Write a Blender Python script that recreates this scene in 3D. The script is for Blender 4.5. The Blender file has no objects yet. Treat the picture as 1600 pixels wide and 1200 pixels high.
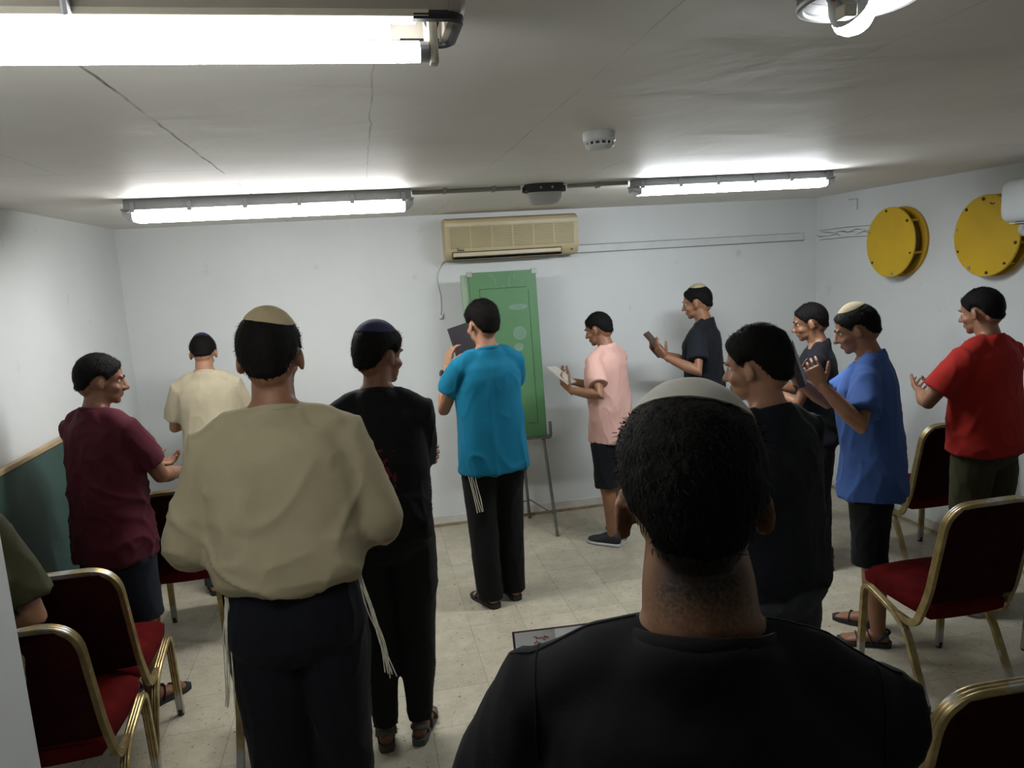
import bpy, bmesh, math, random
from mathutils import Vector as V, Matrix, noise
from mathutils.bvhtree import BVHTree
random.seed(7)
PI = math.pi
S = bpy.context.scene
COL = S.collection

# ------------------------------------------------------------------ materials
def new_mat(name):
    m = bpy.data.materials.new(name); m.use_nodes = True
    n = m.node_tree.nodes; l = m.node_tree.links
    return m, n, l, n['Principled BSDF']

def mat(name, col, rough=.6, metal=0., var=.12, scale=8., bump=0., bscale=60., spec=.5, emit=None, estr=0., sheen=0., col2=None, stretch=None):
    """one procedural surface: two tones mixed by noise, optional bump"""
    m, n, l, b = new_mat(name)
    tc = n.new('ShaderNodeTexCoord')
    src = tc.outputs['Object']
    if stretch:
        mp = n.new('ShaderNodeMapping'); mp.inputs['Scale'].default_value = stretch
        l.new(src, mp.inputs[0]); src = mp.outputs[0]
    t = n.new('ShaderNodeTexNoise'); t.inputs['Scale'].default_value = scale; t.inputs['Detail'].default_value = 5
    l.new(src, t.inputs['Vector'])
    r = n.new('ShaderNodeValToRGB')
    c2 = col2 or [max(0, c * (1 - 2 * var)) for c in col]
    r.color_ramp.elements[0].position = .3; r.color_ramp.elements[1].position = .7
    r.color_ramp.elements[0].color = (*c2, 1); r.color_ramp.elements[1].color = (*col, 1)
    l.new(t.outputs[0], r.inputs[0]); l.new(r.outputs[0], b.inputs['Base Color'])
    b.inputs['Roughness'].default_value = rough; b.inputs['Metallic'].default_value = metal
    b.inputs['Specular IOR Level'].default_value = spec
    if sheen:
        b.inputs['Sheen Weight'].default_value = sheen; b.inputs['Sheen Roughness'].default_value = .5
    if bump:
        t2 = n.new('ShaderNodeTexNoise'); t2.inputs['Scale'].default_value = bscale; t2.inputs['Detail'].default_value = 4
        l.new(src, t2.inputs['Vector'])
        bp = n.new('ShaderNodeBump'); bp.inputs['Strength'].default_value = bump; bp.inputs['Distance'].default_value = .004
        l.new(t2.outputs[0], bp.inputs['Height']); l.new(bp.outputs[0], b.inputs['Normal'])
    if emit:
        b.inputs['Emission Color'].default_value = (*emit, 1); b.inputs['Emission Strength'].default_value = estr
    return m

def srgb(r, g, b):
    f = lambda c: (c / 255 / 12.92) if c <= 10 else ((c / 255 + .055) / 1.055) ** 2.4
    return (f(r), f(g), f(b))

# ------------------------------------------------------------------ object helpers
def link(name, me, m=None, parent=None):
    o = bpy.data.objects.new(name, me); COL.objects.link(o)
    if m is not None:
        for k in (m if isinstance(m, (list, tuple)) else [m]): me.materials.append(k)
    if parent: o.parent = parent
    return o

def bm_obj(name, bm, m=None, parent=None, sharp=35, smooth=True):
    bmesh.ops.recalc_face_normals(bm, faces=bm.faces)
    me = bpy.data.meshes.new(name); bm.to_mesh(me); bm.free()
    if smooth:
        for p in me.polygons: p.use_smooth = True
        me.set_sharp_from_angle(angle=math.radians(sharp))
    return link(name, me, m, parent)

def tag(o, label, cat, group=None):
    o['label'] = label; o['category'] = cat
    if group: o['group'] = group
    return o

def thing(name, label, cat, loc=(0, 0, 0), rz=0, group=None):
    o = bpy.data.objects.new(name, None); COL.objects.link(o)
    o.empty_display_size = .1; o.location = loc; o.rotation_euler = (0, 0, rz)
    return tag(o, label, cat, group)

def struct(o):
    o['kind'] = 'structure'; return o

def copy_tree(o, parent=None):
    c = o.copy(); COL.objects.link(c)
    if parent: c.parent = parent
    for ch in list(o.children): copy_tree(ch, c)
    return c

# ------------------------------------------------------------------ geometry helpers
def B(): return bmesh.new()

def box(bm, a, b, bev=0., seg=2):
    a, b = V(a), V(b)
    r = bmesh.ops.create_cube(bm, size=1)
    vs = r['verts']
    for v in vs:
        v.co = V(((a.x + b.x) / 2 + v.co.x * abs(b.x - a.x), (a.y + b.y) / 2 + v.co.y * abs(b.y - a.y), (a.z + b.z) / 2 + v.co.z * abs(b.z - a.z)))
    if bev:
        es = list({e for v in vs for e in v.link_edges})
        bmesh.ops.bevel(bm, geom=es, offset=bev, segments=seg, profile=.6, affect='EDGES')

def frame_for(d):
    d = V(d).normalized()
    up = V((0, 0, 1)) if abs(d.z) < .9 else V((0, 1, 0))
    u = up.cross(d).normalized(); w = d.cross(u).normalized()
    return u, w

def loft(bm, rings, n=20, caps=True, p=2.):
    """rings: (centre, u, v) half axis vectors; joined into one closed skin"""
    L = []
    for c, u, v in rings:
        c, u, v = V(c), V(u), V(v); row = []
        for k in range(n):
            t = 2 * PI * k / n; a, b_ = math.cos(t), math.sin(t)
            if p != 2:
                a = math.copysign(abs(a) ** (2 / p), a); b_ = math.copysign(abs(b_) ** (2 / p), b_)
            row.append(bm.verts.new(c + u * a + v * b_))
        L.append(row)
    for i in range(len(L) - 1):
        for k in range(n):
            bm.faces.new((L[i][k], L[i][(k + 1) % n], L[i + 1][(k + 1) % n], L[i + 1][k]))
    if caps:
        bm.faces.new(list(reversed(L[0]))); bm.faces.new(L[-1])

def tube(bm, pts, rad, n=12, caps=True, round_ends=False, closed=False):
    """sweep of a round section with a parallel-transported frame"""
    pts = [V(p) for p in pts]
    if not isinstance(rad, list): rad = [rad] * len(pts)
    if round_ends:
        rad = [r if isinstance(r, (list, tuple)) else (r, r) for r in rad]
        mul = lambda r, q: (r[0] * q, r[1] * q)
        d0 = (pts[0] - pts[1]).normalized(); d1 = (pts[-1] - pts[-2]).normalized()
        a, b_ = pts[0], pts[-1]; ra, rb = max(rad[0]), max(rad[-1])
        pts = [a + d0 * ra * .95, a + d0 * ra * .72] + pts + [b_ + d1 * rb * .72, b_ + d1 * rb * .95]
        rad = [mul(rad[0], .3), mul(rad[0], .72)] + list(rad) + [mul(rad[-1], .72), mul(rad[-1], .3)]
    N = len(pts); rows = []; u = None
    for i in range(N):
        if closed: d = pts[(i + 1) % N] - pts[i - 1]
        elif i == 0: d = pts[1] - pts[0]
        elif i == N - 1: d = pts[-1] - pts[-2]
        else: d = (pts[i + 1] - pts[i]).normalized() + (pts[i] - pts[i - 1]).normalized()
        d = d.normalized()
        if u is None: u, w = frame_for(d)
        else:
            u = (u - d * u.dot(d)).normalized(); w = d.cross(u)
        r = rad[i]; ru, rw = (r if isinstance(r, tuple) else (r, r))
        rows.append([bm.verts.new(pts[i] + u * ru * math.cos(2 * PI * k / n) + w * rw * math.sin(2 * PI * k / n)) for k in range(n)])
    for i in range(N if closed else N - 1):
        a, b_ = rows[i], rows[(i + 1) % N]
        for k in range(n): bm.faces.new((a[k], a[(k + 1) % n], b_[(k + 1) % n], b_[k]))
    if caps and not closed:
        bm.faces.new(list(reversed(rows[0]))); bm.faces.new(rows[-1])

def cyl(bm, a, b, r, n=24, r2=None):
    tube(bm, [a, b], [r, r if r2 is None else r2], n)

def ell(bm, c, r, rot=None, n=16):
    M = Matrix.Translation(V(c)) @ (rot.to_4x4() if rot else Matrix()) @ Matrix.Diagonal((*r, 1))
    bmesh.ops.create_uvsphere(bm, u_segments=n, v_segments=max(6, n // 2 + 2), radius=1, matrix=M)

def lathe(bm, prof, axis='Z', n=32, c=(0, 0, 0)):
    c = V(c); rows = []
    for r, z in prof:
        row = []
        for k in range(n):
            t = 2 * PI * k / n; x, y = r * math.cos(t), r * math.sin(t)
            row.append(bm.verts.new(c + (V((x, y, z)) if axis == 'Z' else V((z, x, y)) if axis == 'X' else V((x, z, y)))))
        rows.append(row)
    for i in range(len(rows) - 1):
        for k in range(n): bm.faces.new((rows[i][k], rows[i][(k + 1) % n], rows[i + 1][(k + 1) % n], rows[i + 1][k]))
    bm.faces.new(rows[0]); bm.faces.new(rows[-1])

def prism(bm, outline, x0, x1):
    """outline of (y, z) pulled along x"""
    a = [bm.verts.new((x0, y, z)) for y, z in outline]; b_ = [bm.verts.new((x1, y, z)) for y, z in outline]
    n = len(a)
    for k in range(n): bm.faces.new((a[k], a[(k + 1) % n], b_[(k + 1) % n], b_[k]))
    bm.faces.new(a); bm.faces.new(b_)

def fillet(pts, r, n=6):
    """round the corners of a polyline"""
    pts = [V(p) for p in pts]; out = [pts[0]]
    if not isinstance(r, (list, tuple)): r = [r] * (len(pts) - 2)
    for i in range(1, len(pts) - 1):
        a, b_, c = pts[i - 1], pts[i], pts[i + 1]
        d0 = (a - b_); d1 = (c - b_)
        rr = min(r[i - 1], d0.length * .49, d1.length * .49)
        p0 = b_ + d0.normalized() * rr; p1 = b_ + d1.normalized() * rr
        for k in range(n + 1):
            t = k / n; out.append(p0 * (1 - t) ** 2 + b_ * 2 * t * (1 - t) + p1 * t * t)
    out.append(pts[-1]); return out

def merged(bm, voxel, smooth=3, fac=.5):
    """fuse overlapping closed skins into one continuous surface; returns a mesh"""
    bmesh.ops.recalc_face_normals(bm, faces=bm.faces)
    me = bpy.data.meshes.new('tmp'); bm.to_mesh(me); bm.free()
    o = bpy.data.objects.new('tmp', me); COL.objects.link(o)
    r = o.modifiers.new('r', 'REMESH'); r.mode = 'VOXEL'; r.voxel_size = voxel; r.adaptivity = 0
    if smooth:
        s = o.modifiers.new('s', 'SMOOTH'); s.factor = fac; s.iterations = smooth
    dg = bpy.context.evaluated_depsgraph_get()
    out = bpy.data.meshes.new_from_object(o.evaluated_get(dg))
    bpy.data.objects.remove(o); bpy.data.meshes.remove(me)
    return out

def smooth_mesh(me):
    me.polygons.foreach_set('use_smooth', [True] * len(me.polygons)); me.update()

# ================================================================== CAMERA
F_PX, YAW, PITCH, ROLL, CAMZ = 1150., .192, .157, .0597, 1.95
fw = V((math.sin(YAW) * math.cos(PITCH), math.cos(YAW) * math.cos(PITCH), -math.sin(PITCH)))
rt = V((math.cos(YAW), -math.sin(YAW), 0)); dn = fw.cross(rt)
cr, sr = math.cos(ROLL), math.sin(ROLL)
r2 = rt * cr + dn * sr; d2 = -rt * sr + dn * cr
cam = bpy.data.cameras.new('camera'); cam.sensor_width = 36; cam.lens = 36 * F_PX / 1600; cam.clip_start = .02
co = bpy.data.objects.new('camera', cam); COL.objects.link(co)
m3 = Matrix((r2, -d2, -fw)).transposed()
co.matrix_world = Matrix.Translation((0, 0, CAMZ)) @ m3.to_4x4()
S.camera = co

# ================================================================== ROOM
YB, ZC, XL, XR, YF = 5.50, 2.36, -1.60, 3.67, -2.2

def wall_mat():
    m, n, l, b = new_mat('white wall paint')
    tc = n.new('ShaderNodeTexCoord')
    t = n.new('ShaderNodeTexNoise'); t.inputs['Scale'].default_value = 1.3; t.inputs['Detail'].default_value = 6
    t.inputs['Roughness'].default_value = .6; l.new(tc.outputs['Object'], t.inputs['Vector'])
    r = n.new('ShaderNodeValToRGB')
    r.color_ramp.elements[0].position = .25; r.color_ramp.elements[1].position = .75
    r.color_ramp.elements[0].color = (.58, .605, .61, 1); r.color_ramp.elements[1].color = (.66, .68, .68, 1)
    l.new(t.outputs[0], r.inputs[0])
    # scuffs: a few darker blotches
    t3 = n.new('ShaderNodeTexNoise'); t3.inputs['Scale'].default_value = 7; t3.inputs['Detail'].default_value = 8
    l.new(tc.outputs['Object'], t3.inputs['Vector'])
    r3 = n.new('ShaderNodeValToRGB'); r3.color_ramp.elements[0].position = .68; r3.color_ramp.elements[1].position = .8
    r3.color_ramp.elements[0].color = (1, 1, 1, 1); r3.color_ramp.elements[1].color = (.82, .82, .8, 1)
    l.new(t3.outputs[0], r3.inputs[0])
    mx = n.new('ShaderNodeMixRGB'); mx.blend_type = 'MULTIPLY'; mx.inputs[0].default_value = 1
    l.new(r.outputs[0], mx.inputs[1]); l.new(r3.outputs[0], mx.inputs[2]); l.new(mx.outputs[0], b.inputs['Base Color'])
    b.inputs['Roughness'].default_value = .55; b.inputs['Specular IOR Level'].default_value = .3
    t2 = n.new('ShaderNodeTexNoise'); t2.inputs['Scale'].default_value = 45; t2.inputs['Detail'].default_value = 5
    l.new(tc.outputs['Object'], t2.inputs['Vector'])
    bp = n.new('ShaderNodeBump'); bp.inputs['Strength'].default_value = .12; bp.inputs['Distance'].default_value = .004
    l.new(t2.outputs[0], bp.inputs['Height']); l.new(bp.outputs[0], b.inputs['Normal'])
    return m

def math_node(n, l, op, a, b_=None):
    x = n.new('ShaderNodeMath'); x.operation = op
    for i, v in enumerate((a, b_)):
        if v is None: continue
        if isinstance(v, (int, float)): x.inputs[i].default_value = v
        else: l.new(v, x.inputs[i])
    return x.outputs[0]

def line_mask(n, l, coord, pos, half, wob=None):
    d = math_node(n, l, 'SUBTRACT', coord, pos)
    if wob is not None: d = math_node(n, l, 'ADD', d, wob)
    d = math_node(n, l, 'ABSOLUTE', d)
    return math_node(n, l, 'LESS_THAN', d, half)

def floor_mat():
    m, n, l, b = new_mat('beige terrazzo tiles')
    tc = n.new('ShaderNodeTexCoord'); P = tc.outputs['Object']
    sp = n.new('ShaderNodeSeparateXYZ'); l.new(P, sp.inputs[0])
    T = .2915
    u = math_node(n, l, 'DIVIDE', math_node(n, l, 'SUBTRACT', sp.outputs[0], .134), T)
    v = math_node(n, l, 'DIVIDE', math_node(n, l, 'SUBTRACT', sp.outputs[1], 2.94), T)
    def edge(c):
        fr = math_node(n, l, 'FRACT', c)
        return math_node(n, l, 'ABSOLUTE', math_node(n, l, 'SUBTRACT', fr, .5))
    g = math_node(n, l, 'MAXIMUM', edge(u), edge(v))
    gr = n.new('ShaderNodeMapRange'); gr.inputs[1].default_value = .4935; gr.inputs[2].default_value = .4985
    l.new(g, gr.inputs[0])
    # per tile tone
    cx = n.new('ShaderNodeCombineXYZ')
    l.new(math_node(n, l, 'FLOOR', u), cx.inputs[0]); l.new(math_node(n, l, 'FLOOR', v), cx.inputs[1])
    wn = n.new('ShaderNodeTexWhiteNoise'); wn.noise_dimensions = '2D'; l.new(cx.outputs[0], wn.inputs['Vector'])
    # base clouds
    t = n.new('ShaderNodeTexNoise'); t.inputs['Scale'].default_value = 9; t.inputs['Detail'].default_value = 8; t.inputs['Roughness'].default_value = .65
    l.new(P, t.inputs['Vector'])
    r = n.new('ShaderNodeValToRGB'); r.color_ramp.elements[0].position = .3; r.color_ramp.elements[1].position = .7
    r.color_ramp.elements[0].color = (.34, .305, .225, 1); r.color_ramp.elements[1].color = (.46, .425, .33, 1)
    l.new(t.outputs[0], r.inputs[0])
    # dark and light chips
    def chips(scale, lo, hi, colour, base):
        vo = n.new('ShaderNodeTexNoise'); vo.inputs['Scale'].default_value = scale; vo.inputs['Detail'].default_value = 2
        l.new(P, vo.inputs['Vector'])
        mr = n.new('ShaderNodeMapRange'); mr.inputs[1].default_value = lo; mr.inputs[2].default_value = hi
        l.new(vo.outputs[0], mr.inputs[0])
        mx = n.new('ShaderNodeMixRGB'); l.new(mr.outputs[0], mx.inputs[0]); l.new(base, mx.inputs[1]); mx.inputs[2].default_value = (*colour, 1)
        return mx.outputs[0]
    c = chips(48, .64, .72, (.15, .125, .085), r.outputs[0])
    c = chips(95, .66, .74, (.20, .165, .115), c)
    c = chips(60, .66, .72, (.52, .49, .41), c)
    # tile-to-tile tone
    mt = n.new('ShaderNodeMixRGB'); mt.blend_type = 'MULTIPLY'; mt.inputs[0].default_value = 1
    tr = n.new('ShaderNodeMapRange'); tr.inputs[3].default_value = .90; tr.inputs[4].default_value = 1.05; l.new(wn.outputs[0], tr.inputs[0])
    l.new(c, mt.inputs[1]); l.new(tr.outputs[0], mt.inputs[2])
    mg = n.new('ShaderNodeMixRGB'); l.new(math_node(n, l, 'MULTIPLY', gr.outputs[0], .75), mg.inputs[0]); l.new(mt.outputs[0], mg.inputs[1])
    mg.inputs[2].default_value = (.13, .105, .07, 1)
    l.new(mg.outputs[0], b.inputs['Base Color'])
    b.inputs['Roughness'].default_value = .42; b.inputs['Specular IOR Level'].default_value = .4
    bp = n.new('ShaderNodeBump'); bp.inputs['Strength'].default_value = .25; bp.inputs['Distance'].default_value = .002; bp.invert = True
    l.new(gr.outputs[0], bp.inputs['Height']); l.new(bp.outputs[0], b.inputs['Normal'])
    return m

def ceil_mat():
    m, n, l, b = new_mat('grey painted concrete ceiling')
    tc = n.new('ShaderNodeTexCoord'); P = tc.outputs['Object']
    sp = n.new('ShaderNodeSeparateXYZ'); l.new(P, sp.inputs[0])
    t = n.new('ShaderNodeTexNoise'); t.inputs['Scale'].default_value = 1.1; t.inputs['Detail'].default_value = 7; t.inputs['Distortion'].default_value = .7
    l.new(P, t.inputs['Vector'])
    r = n.new('ShaderNodeValToRGB'); r.color_ramp.elements[0].position = .3; r.color_ramp.elements[1].position = .7
    r.color_ramp.elements[0].color = (.70, .68, .63, 1); r.color_ramp.elements[1].color = (.80, .78, .73, 1)
    l.new(t.outputs[0], r.inputs[0])
    # formwork seams, broken up by noise
    tw = n.new('ShaderNodeTexNoise'); tw.inputs['Scale'].default_value = 6; l.new(P, tw.inputs['Vector'])
    wob = math_node(n, l, 'MULTIPLY', math_node(n, l, 'SUBTRACT', tw.outputs[0], .5), .02)
    tb = n.new('ShaderNodeTexNoise'); tb.inputs['Scale'].default_value = 3.2; tb.inputs['Detail'].default_value = 6; l.new(P, tb.inputs['Vector'])
    brk = n.new('ShaderNodeMapRange'); brk.inputs[1].default_value = .38; brk.inputs[2].default_value = .62; l.new(tb.outputs[0], brk.inputs[0])
    tot = None
    for pos, half, k in ((-.465, .0035, 1.), (.062, .0018, .55), (.555, .0018, .4), (1.11, .002, .5), (1.63, .0018, .4), (2.15, .0018, .35), (-.99, .0018, .3)):
        q = math_node(n, l, 'MULTIPLY', line_mask(n, l, sp.outputs[0], pos, half, wob), k)
        tot = q if tot is None else math_node(n, l, 'MAXIMUM', tot, q)
    for pos, half, k in ((2.90, .0022, .55), (.6, .002, .4)):
        tot = math_node(n, l, 'MAXIMUM', tot, math_node(n, l, 'MULTIPLY', line_mask(n, l, sp.outputs[1], pos, half, wob), k))
    seam = math_node(n, l, 'MULTIPLY', tot, brk.outputs[0])
    mx = n.new('ShaderNodeMixRGB'); l.new(seam, mx.inputs[0]); l.new(r.outputs[0], mx.inputs[1]); mx.inputs[2].default_value = (.13, .115, .09, 1)
    l.new(mx.outputs[0], b.inputs['Base Color'])
    b.inputs['Roughness'].default_value = .58; b.inputs['Specular IOR Level'].default_value = .22
    t2 = n.new('ShaderNodeTexNoise'); t2.inputs['Scale'].default_value = 2.6; t2.inputs['Detail'].default_value = 5; t2.inputs['Distortion'].default_value = .5
    l.new(P, t2.inputs['Vector'])
    h = math_node(n, l, 'SUBTRACT', math_node(n, l, 'MULTIPLY', t2.outputs[0], 1.), math_node(n, l, 'MULTIPLY', seam, .4))
    bp = n.new('ShaderNodeBump'); bp.inputs['Strength'].default_value = .35; bp.inputs['Distance'].default_value = .02
    l.new(h, bp.inputs['Height']); l.new(bp.outputs[0], b.inputs['Normal'])
    return m

WALL = wall_mat()
def slab(name, a, b_, m):
    bm = B(); box(bm, a, b_); return struct(bm_obj(name, bm, m, smooth=False))
slab('floor', (XL - .2, YF - .2, -.12), (XR + .2, YB + .2, 0), floor_mat())
slab('ceiling', (XL - .2, YF - .2, ZC), (XR + .2, YB + .2, ZC + .15), ceil_mat())
slab('wall_back', (XL - .2, YB, 0), (XR + .2, YB + .2, ZC), WALL)
slab('wall_left', (XL - .2, YF, 0), (XL, YB, ZC), WALL)
slab('wall_right', (XR, YF, 0), (XR + .2, YB, ZC), WALL)
slab('wall_front', (XL - .2, YF - .2, 0), (XR + .2, YF, ZC), WALL)
slab('wall_near', (XL, .56, 0), (-.378, .80, ZC), WALL)          # white return beside the camera
SKIRT = mat('stained stone skirting', (.60, .60, .575), .5, var=.1, scale=5, col2=(.46, .43, .36))
GRIME = mat('brown grime along the floor', (.36, .29, .18), .7, var=.25, scale=14)
for nm, a, b_ in (('baseboard_back', (XL, YB - .012, 0), (XR, YB, .085)), ('baseboard_left', (XL, YF, 0), (XL + .012, YB - .012, .085)),
                 ('baseboard_right', (XR - .012, YF, 0), (XR, YB - .012, .085))):
    bm = B(); box(bm, a, b_, .003, 1); struct(bm_obj(nm, bm, SKIRT))
for nm, a, b_ in (('trim_1', (XL + .012, YB - .02, 0), (XR - .012, YB - .012, .022)), ('trim_2', (XR - .02, YF, 0), (XR - .012, YB - .02, .022))):
    bm = B(); box(bm, a, b_); struct(bm_obj(nm, bm, GRIME))

# chased cable channel running right from the air conditioner, ragged plaster at its end
PLAST = mat('painted trunking', (.60, .625, .63), .45, var=.05)
DARKLINE = mat('grey crack', (.20, .21, .21), .8)
bm = B(); box(bm, (1.60, YB - .012, 2.03), (3.55, YB, 2.085), .002, 1)
o = struct(bm_obj('trim_3', bm, PLAST))
bm = B()
for (x0, z0, x1, z1, r) in ((1.60, 2.028, 3.55, 2.026, .0028), (1.60, 2.088, 3.52, 2.086, .002), (3.552, 2.026, 3.552, 2.088, .003)):
    tube(bm, [(x0, YB - .005, z0), (x1, YB - .005, z1)], r, 6)
rnd = random.Random(3)
for k in range(9):
    y = 4.68 + k * .085; z = 2.055 + rnd.uniform(-.03, .03)
    tube(bm, [(XR - .001, y, z), (XR - .002, y + rnd.uniform(.05, .09), z + rnd.uniform(-.02, .02)), (XR - .001, y + .16, z + rnd.uniform(-.02, .02))], [.002, .0035, .0015], 5)
for z in (2.02, 2.095):
    tube(bm, [(XR - .001, 4.66 + .0, z), (XR - .001, 5.1, z + .006), (XR - .001, 5.46, z)], [.0015, .003, .002], 5)
struct(bm_obj('trim_4', bm, DARKLINE))
# painted-over square patch high on the right wall
bm = B(); box(bm, (XR - .004, 4.992, 2.222), (XR, 5.09, 2.302), .0015, 1); struct(bm_obj('trim_5', bm, WALL))
bm = B()
tube(bm, [(XR - .005, 5.09, 2.304), (XR - .005, 4.99, 2.302), (XR - .005, 4.988, 2.222)], .002, 6); struct(bm_obj('trim_6', bm, DARKLINE))

# ================================================================== LIGHT FITTINGS
LAMPW = (1., 1., .985)
GREYPL = mat('grey lamp plastic', (.30, .31, .32), .5, var=.06)
WHITEPL = mat('white plastic', (.62, .64, .63), .4, var=.04)
CREAM = mat('cream enamel', (.62, .58, .48), .4, var=.05)
BLACKR = mat('black rubber', (.012, .013, .016), .5, var=.1)
GLOW = mat('glowing diffuser', (.8, .8, .8), .4, emit=LAMPW, estr=52.)
GLOWR = mat('glowing narrow diffuser', (.8, .8, .8), .4, emit=(.90, .96, 1.), estr=92.)
TUBEG = mat('glowing fluorescent tube', (.8, .8, .8), .4, emit=LAMPW, estr=44.)
BULBG = mat('glowing bulb', (.8, .8, .8), .4, emit=(.95, .98, 1.), estr=60.)
CLEAR = mat('frosted end cap', (.55, .57, .6), .25, var=.03)
STEEL = mat('galvanised conduit', (.36, .36, .34), .45, .6, var=.12)

def strip_lamp(label, x0, x1, y0, y1, glow, w, h1, h2):
    """weatherproof batten: grey tray on the ceiling, glowing trapezoid cover, clips"""
    L = math.hypot(x1 - x0, y1 - y0); a = math.atan2(y1 - y0, x1 - x0)
    t = thing('strip_light', label, 'ceiling light', ((x0 + x1) / 2, (y0 + y1) / 2, ZC), a, 'fluorescent strip lights at the far end')
    bm = B(); prism(bm, [(-w * .42, 0), (w * .42, 0), (w * .5, -h1), (-w * .5, -h1)], -L / 2 + .012, L / 2 - .012); bm_obj('housing', bm, GREYPL, t)
    bm = B(); box(bm, (-L / 2, -w * .53, -h1 - .006), (L / 2, w * .53, -h1 + .002), .002, 1); bm_obj('rim', bm, GREYPL, t)
    bm = B(); z0, z1 = -h1 - .006, -h1 - h2
    prism(bm, [(-w * .5, z0), (w * .5, z0), (w * .45, z1 + .012), (w * .34, z1), (-w * .34, z1), (-w * .45, z1 + .012)], -L / 2 + .045, L / 2 - .045)
    bm_obj('diffuser', bm, glow, t)
    for s in (-1, 1):
        bm = B()
        loft(bm, [((s * (L / 2 - .045), 0, (z0 + z1) / 2), (0, w * .5, 0), (0, 0, (z0 - z1) / 2)),
                  ((s * (L / 2 - .02), 0, (z0 + z1) / 2 + .004), (0, w * .48, 0), (0, 0, (z0 - z1) / 2 - .004)),
                  ((s * (L / 2 - .003), 0, z0 - .012), (0, w * .46, 0), (0, 0, .012))], 16, p=4)
        bm_obj('end_cap', bm, CLEAR, t)
    for k in range(6):
        x = -L / 2 + .05 + k * (L - .1) / 5
        for s in (-1, 1):
            bm = B(); box(bm, (x - .011, s * w * .5 - .006, -h1 - .016), (x + .011, s * w * .5 + .006, -h1 + .03), .002, 1)
            bm_obj('clip', bm, GREYPL, t)
    return t
strip_lamp('long bright fluorescent strip light on the ceiling at left, above the tan-shirted man', -1.045, .29, 3.80, 3.80, GLOW, .15, .045, .055)
strip_lamp('shorter bright fluorescent strip light on the ceiling at right, nearest the yellow covers', 1.41, 2.525, 3.72, 3.66, GLOWR, .10, .035, .045)

# conduit between the lamps and the unlit bulkhead lamp
bm = B()
tube(bm, [(.29, 3.80, ZC - .014), (.838, 3.776, ZC - .014)], .011, 10); tube(bm, [(1.083, 3.762, ZC - .014), (1.395, 3.72, ZC - .014)], .011, 10)
for x in (.45, .7, 1.25): box(bm, (x - .008, 3.75, ZC - .028), (x + .008, 3.80, ZC), .002, 1)
tag(bm_obj('cable_conduit', bm, STEEL), 'grey steel conduit along the ceiling linking the two far strip lights', 'conduit')

t = thing('bulkhead_light', 'small unlit bulkhead light with black base and frosted bowl above the beige air conditioner', 'ceiling light', (.96, 3.77, ZC), -.04)
bm = B(); loft(bm, [((0, 0, 0), (.10, 0, 0), (0, .065, 0)), ((0, 0, -.03), (.105, 0, 0), (0, .07, 0)), ((0, 0, -.042), (.095, 0, 0), (0, .062, 0))], 28, p=3.2); bm_obj('base', bm, mat('dark lamp base', (.03, .032, .036), .5), t)
FROST = mat('frosted unlit glass', (.50, .51, .50), .35, var=.04)
bm = B(); loft(bm, [((0, 0, -.04), (.088, 0, 0), (0, .057, 0)), ((0, 0, -.07), (.086, 0, 0), (0, .055, 0)), ((0, 0, -.095), (.07, 0, 0), (0, .044, 0)), ((0, 0, -.104), (.045, 0, 0), (0, .028, 0))], 28, p=3.2); bm_obj('bowl', bm, FROST, t)
for s in (-1, 1):
    bm = B(); box(bm, (s * .1 - .012, -.012, -.04), (s * .1 + .012, .012, -.01), .003, 1); bm_obj('cable_gland', bm, BLACKR, t)
for x in (-.03, .03):
    bm = B(); cyl(bm, (x, -.073, -.022), (x, -.062, -.022), .006, 10); bm_obj('screw', bm, STEEL, t)

# smoke detector
t = thing('smoke_detector', 'round white smoke detector on the grey ceiling', 'smoke detector', (.79, 2.35, ZC))
bm = B(); lathe(bm, [(.04, 0), (.052, 0), (.053, -.004), (.052, -.026), (.046, -.031), (.02, -.031)]); bm_obj('base', bm, WHITEPL, t)
bm = B(); lathe(bm, [(.02, -.03), (.043, -.03), (.043, -.04), (.02, -.04)]); bm_obj('sensing_chamber', bm, BLACKR, t)
bm = B()
for k in range(14):
    a = 2 * PI * k / 14; c = V((math.cos(a), math.sin(a), 0)) * .043
    tube(bm, [c + V((0, 0, -.029)), c + V((0, 0, -.043))], .0042, 6)
bm_obj('vent_ribs', bm, WHITEPL, t)
bm = B(); lathe(bm, [(.02, -.039), (.044, -.039), (.045, -.043), (.038, -.051), (.03, -.054), (.012, -.0545), (.012, -.0545)]); bm_obj('cover', bm, WHITEPL, t)

# near open batten, one bare tube, cover missing
t = thing('open_strip_light', 'large open fluorescent light with a bare tube on the ceiling at top left', 'ceiling light', (0, 0, ZC))
TRAY = mat('white reflector tray', (.75, .75, .72), .35, var=.02)
HOUS = mat('weathered lamp housing', (.34, .31, .26), .5, var=.08)
X0, X1, YA, YZ, HB = -1.17, .146, 1.01, 1.135, -.078
bm = B()
prism(bm, [(YA + .012, 0), (YZ - .012, 0), (YZ, HB), (YZ - .006, HB), (YZ - .014, -.05), (YA + .014, -.05), (YA + .006, HB), (YA, HB)], X0, X1)
bm_obj('housing', bm, HOUS, t)
for x in (X0, X1):
    bm = B(); s = -1 if x == X0 else 1
    loft(bm, [((x - s * .004, (YA + YZ) / 2, -.046), (0, .07, 0), (0, 0, .040)), ((x + s * .012, (YA + YZ) / 2, -.046), (0, .068, 0), (0, 0, .038)), ((x + s * .02, (YA + YZ) / 2, -.044), (0, .058, 0), (0, 0, .03))], 24, p=5)
    bm_obj('end_plate', bm, HOUS, t)
bm = B(); box(bm, (X0, YA - .003, HB - .007), (X1 - .03, YA + .009, HB + .002), .001, 1); bm_obj('front_rim', bm, CREAM, t)
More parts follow.
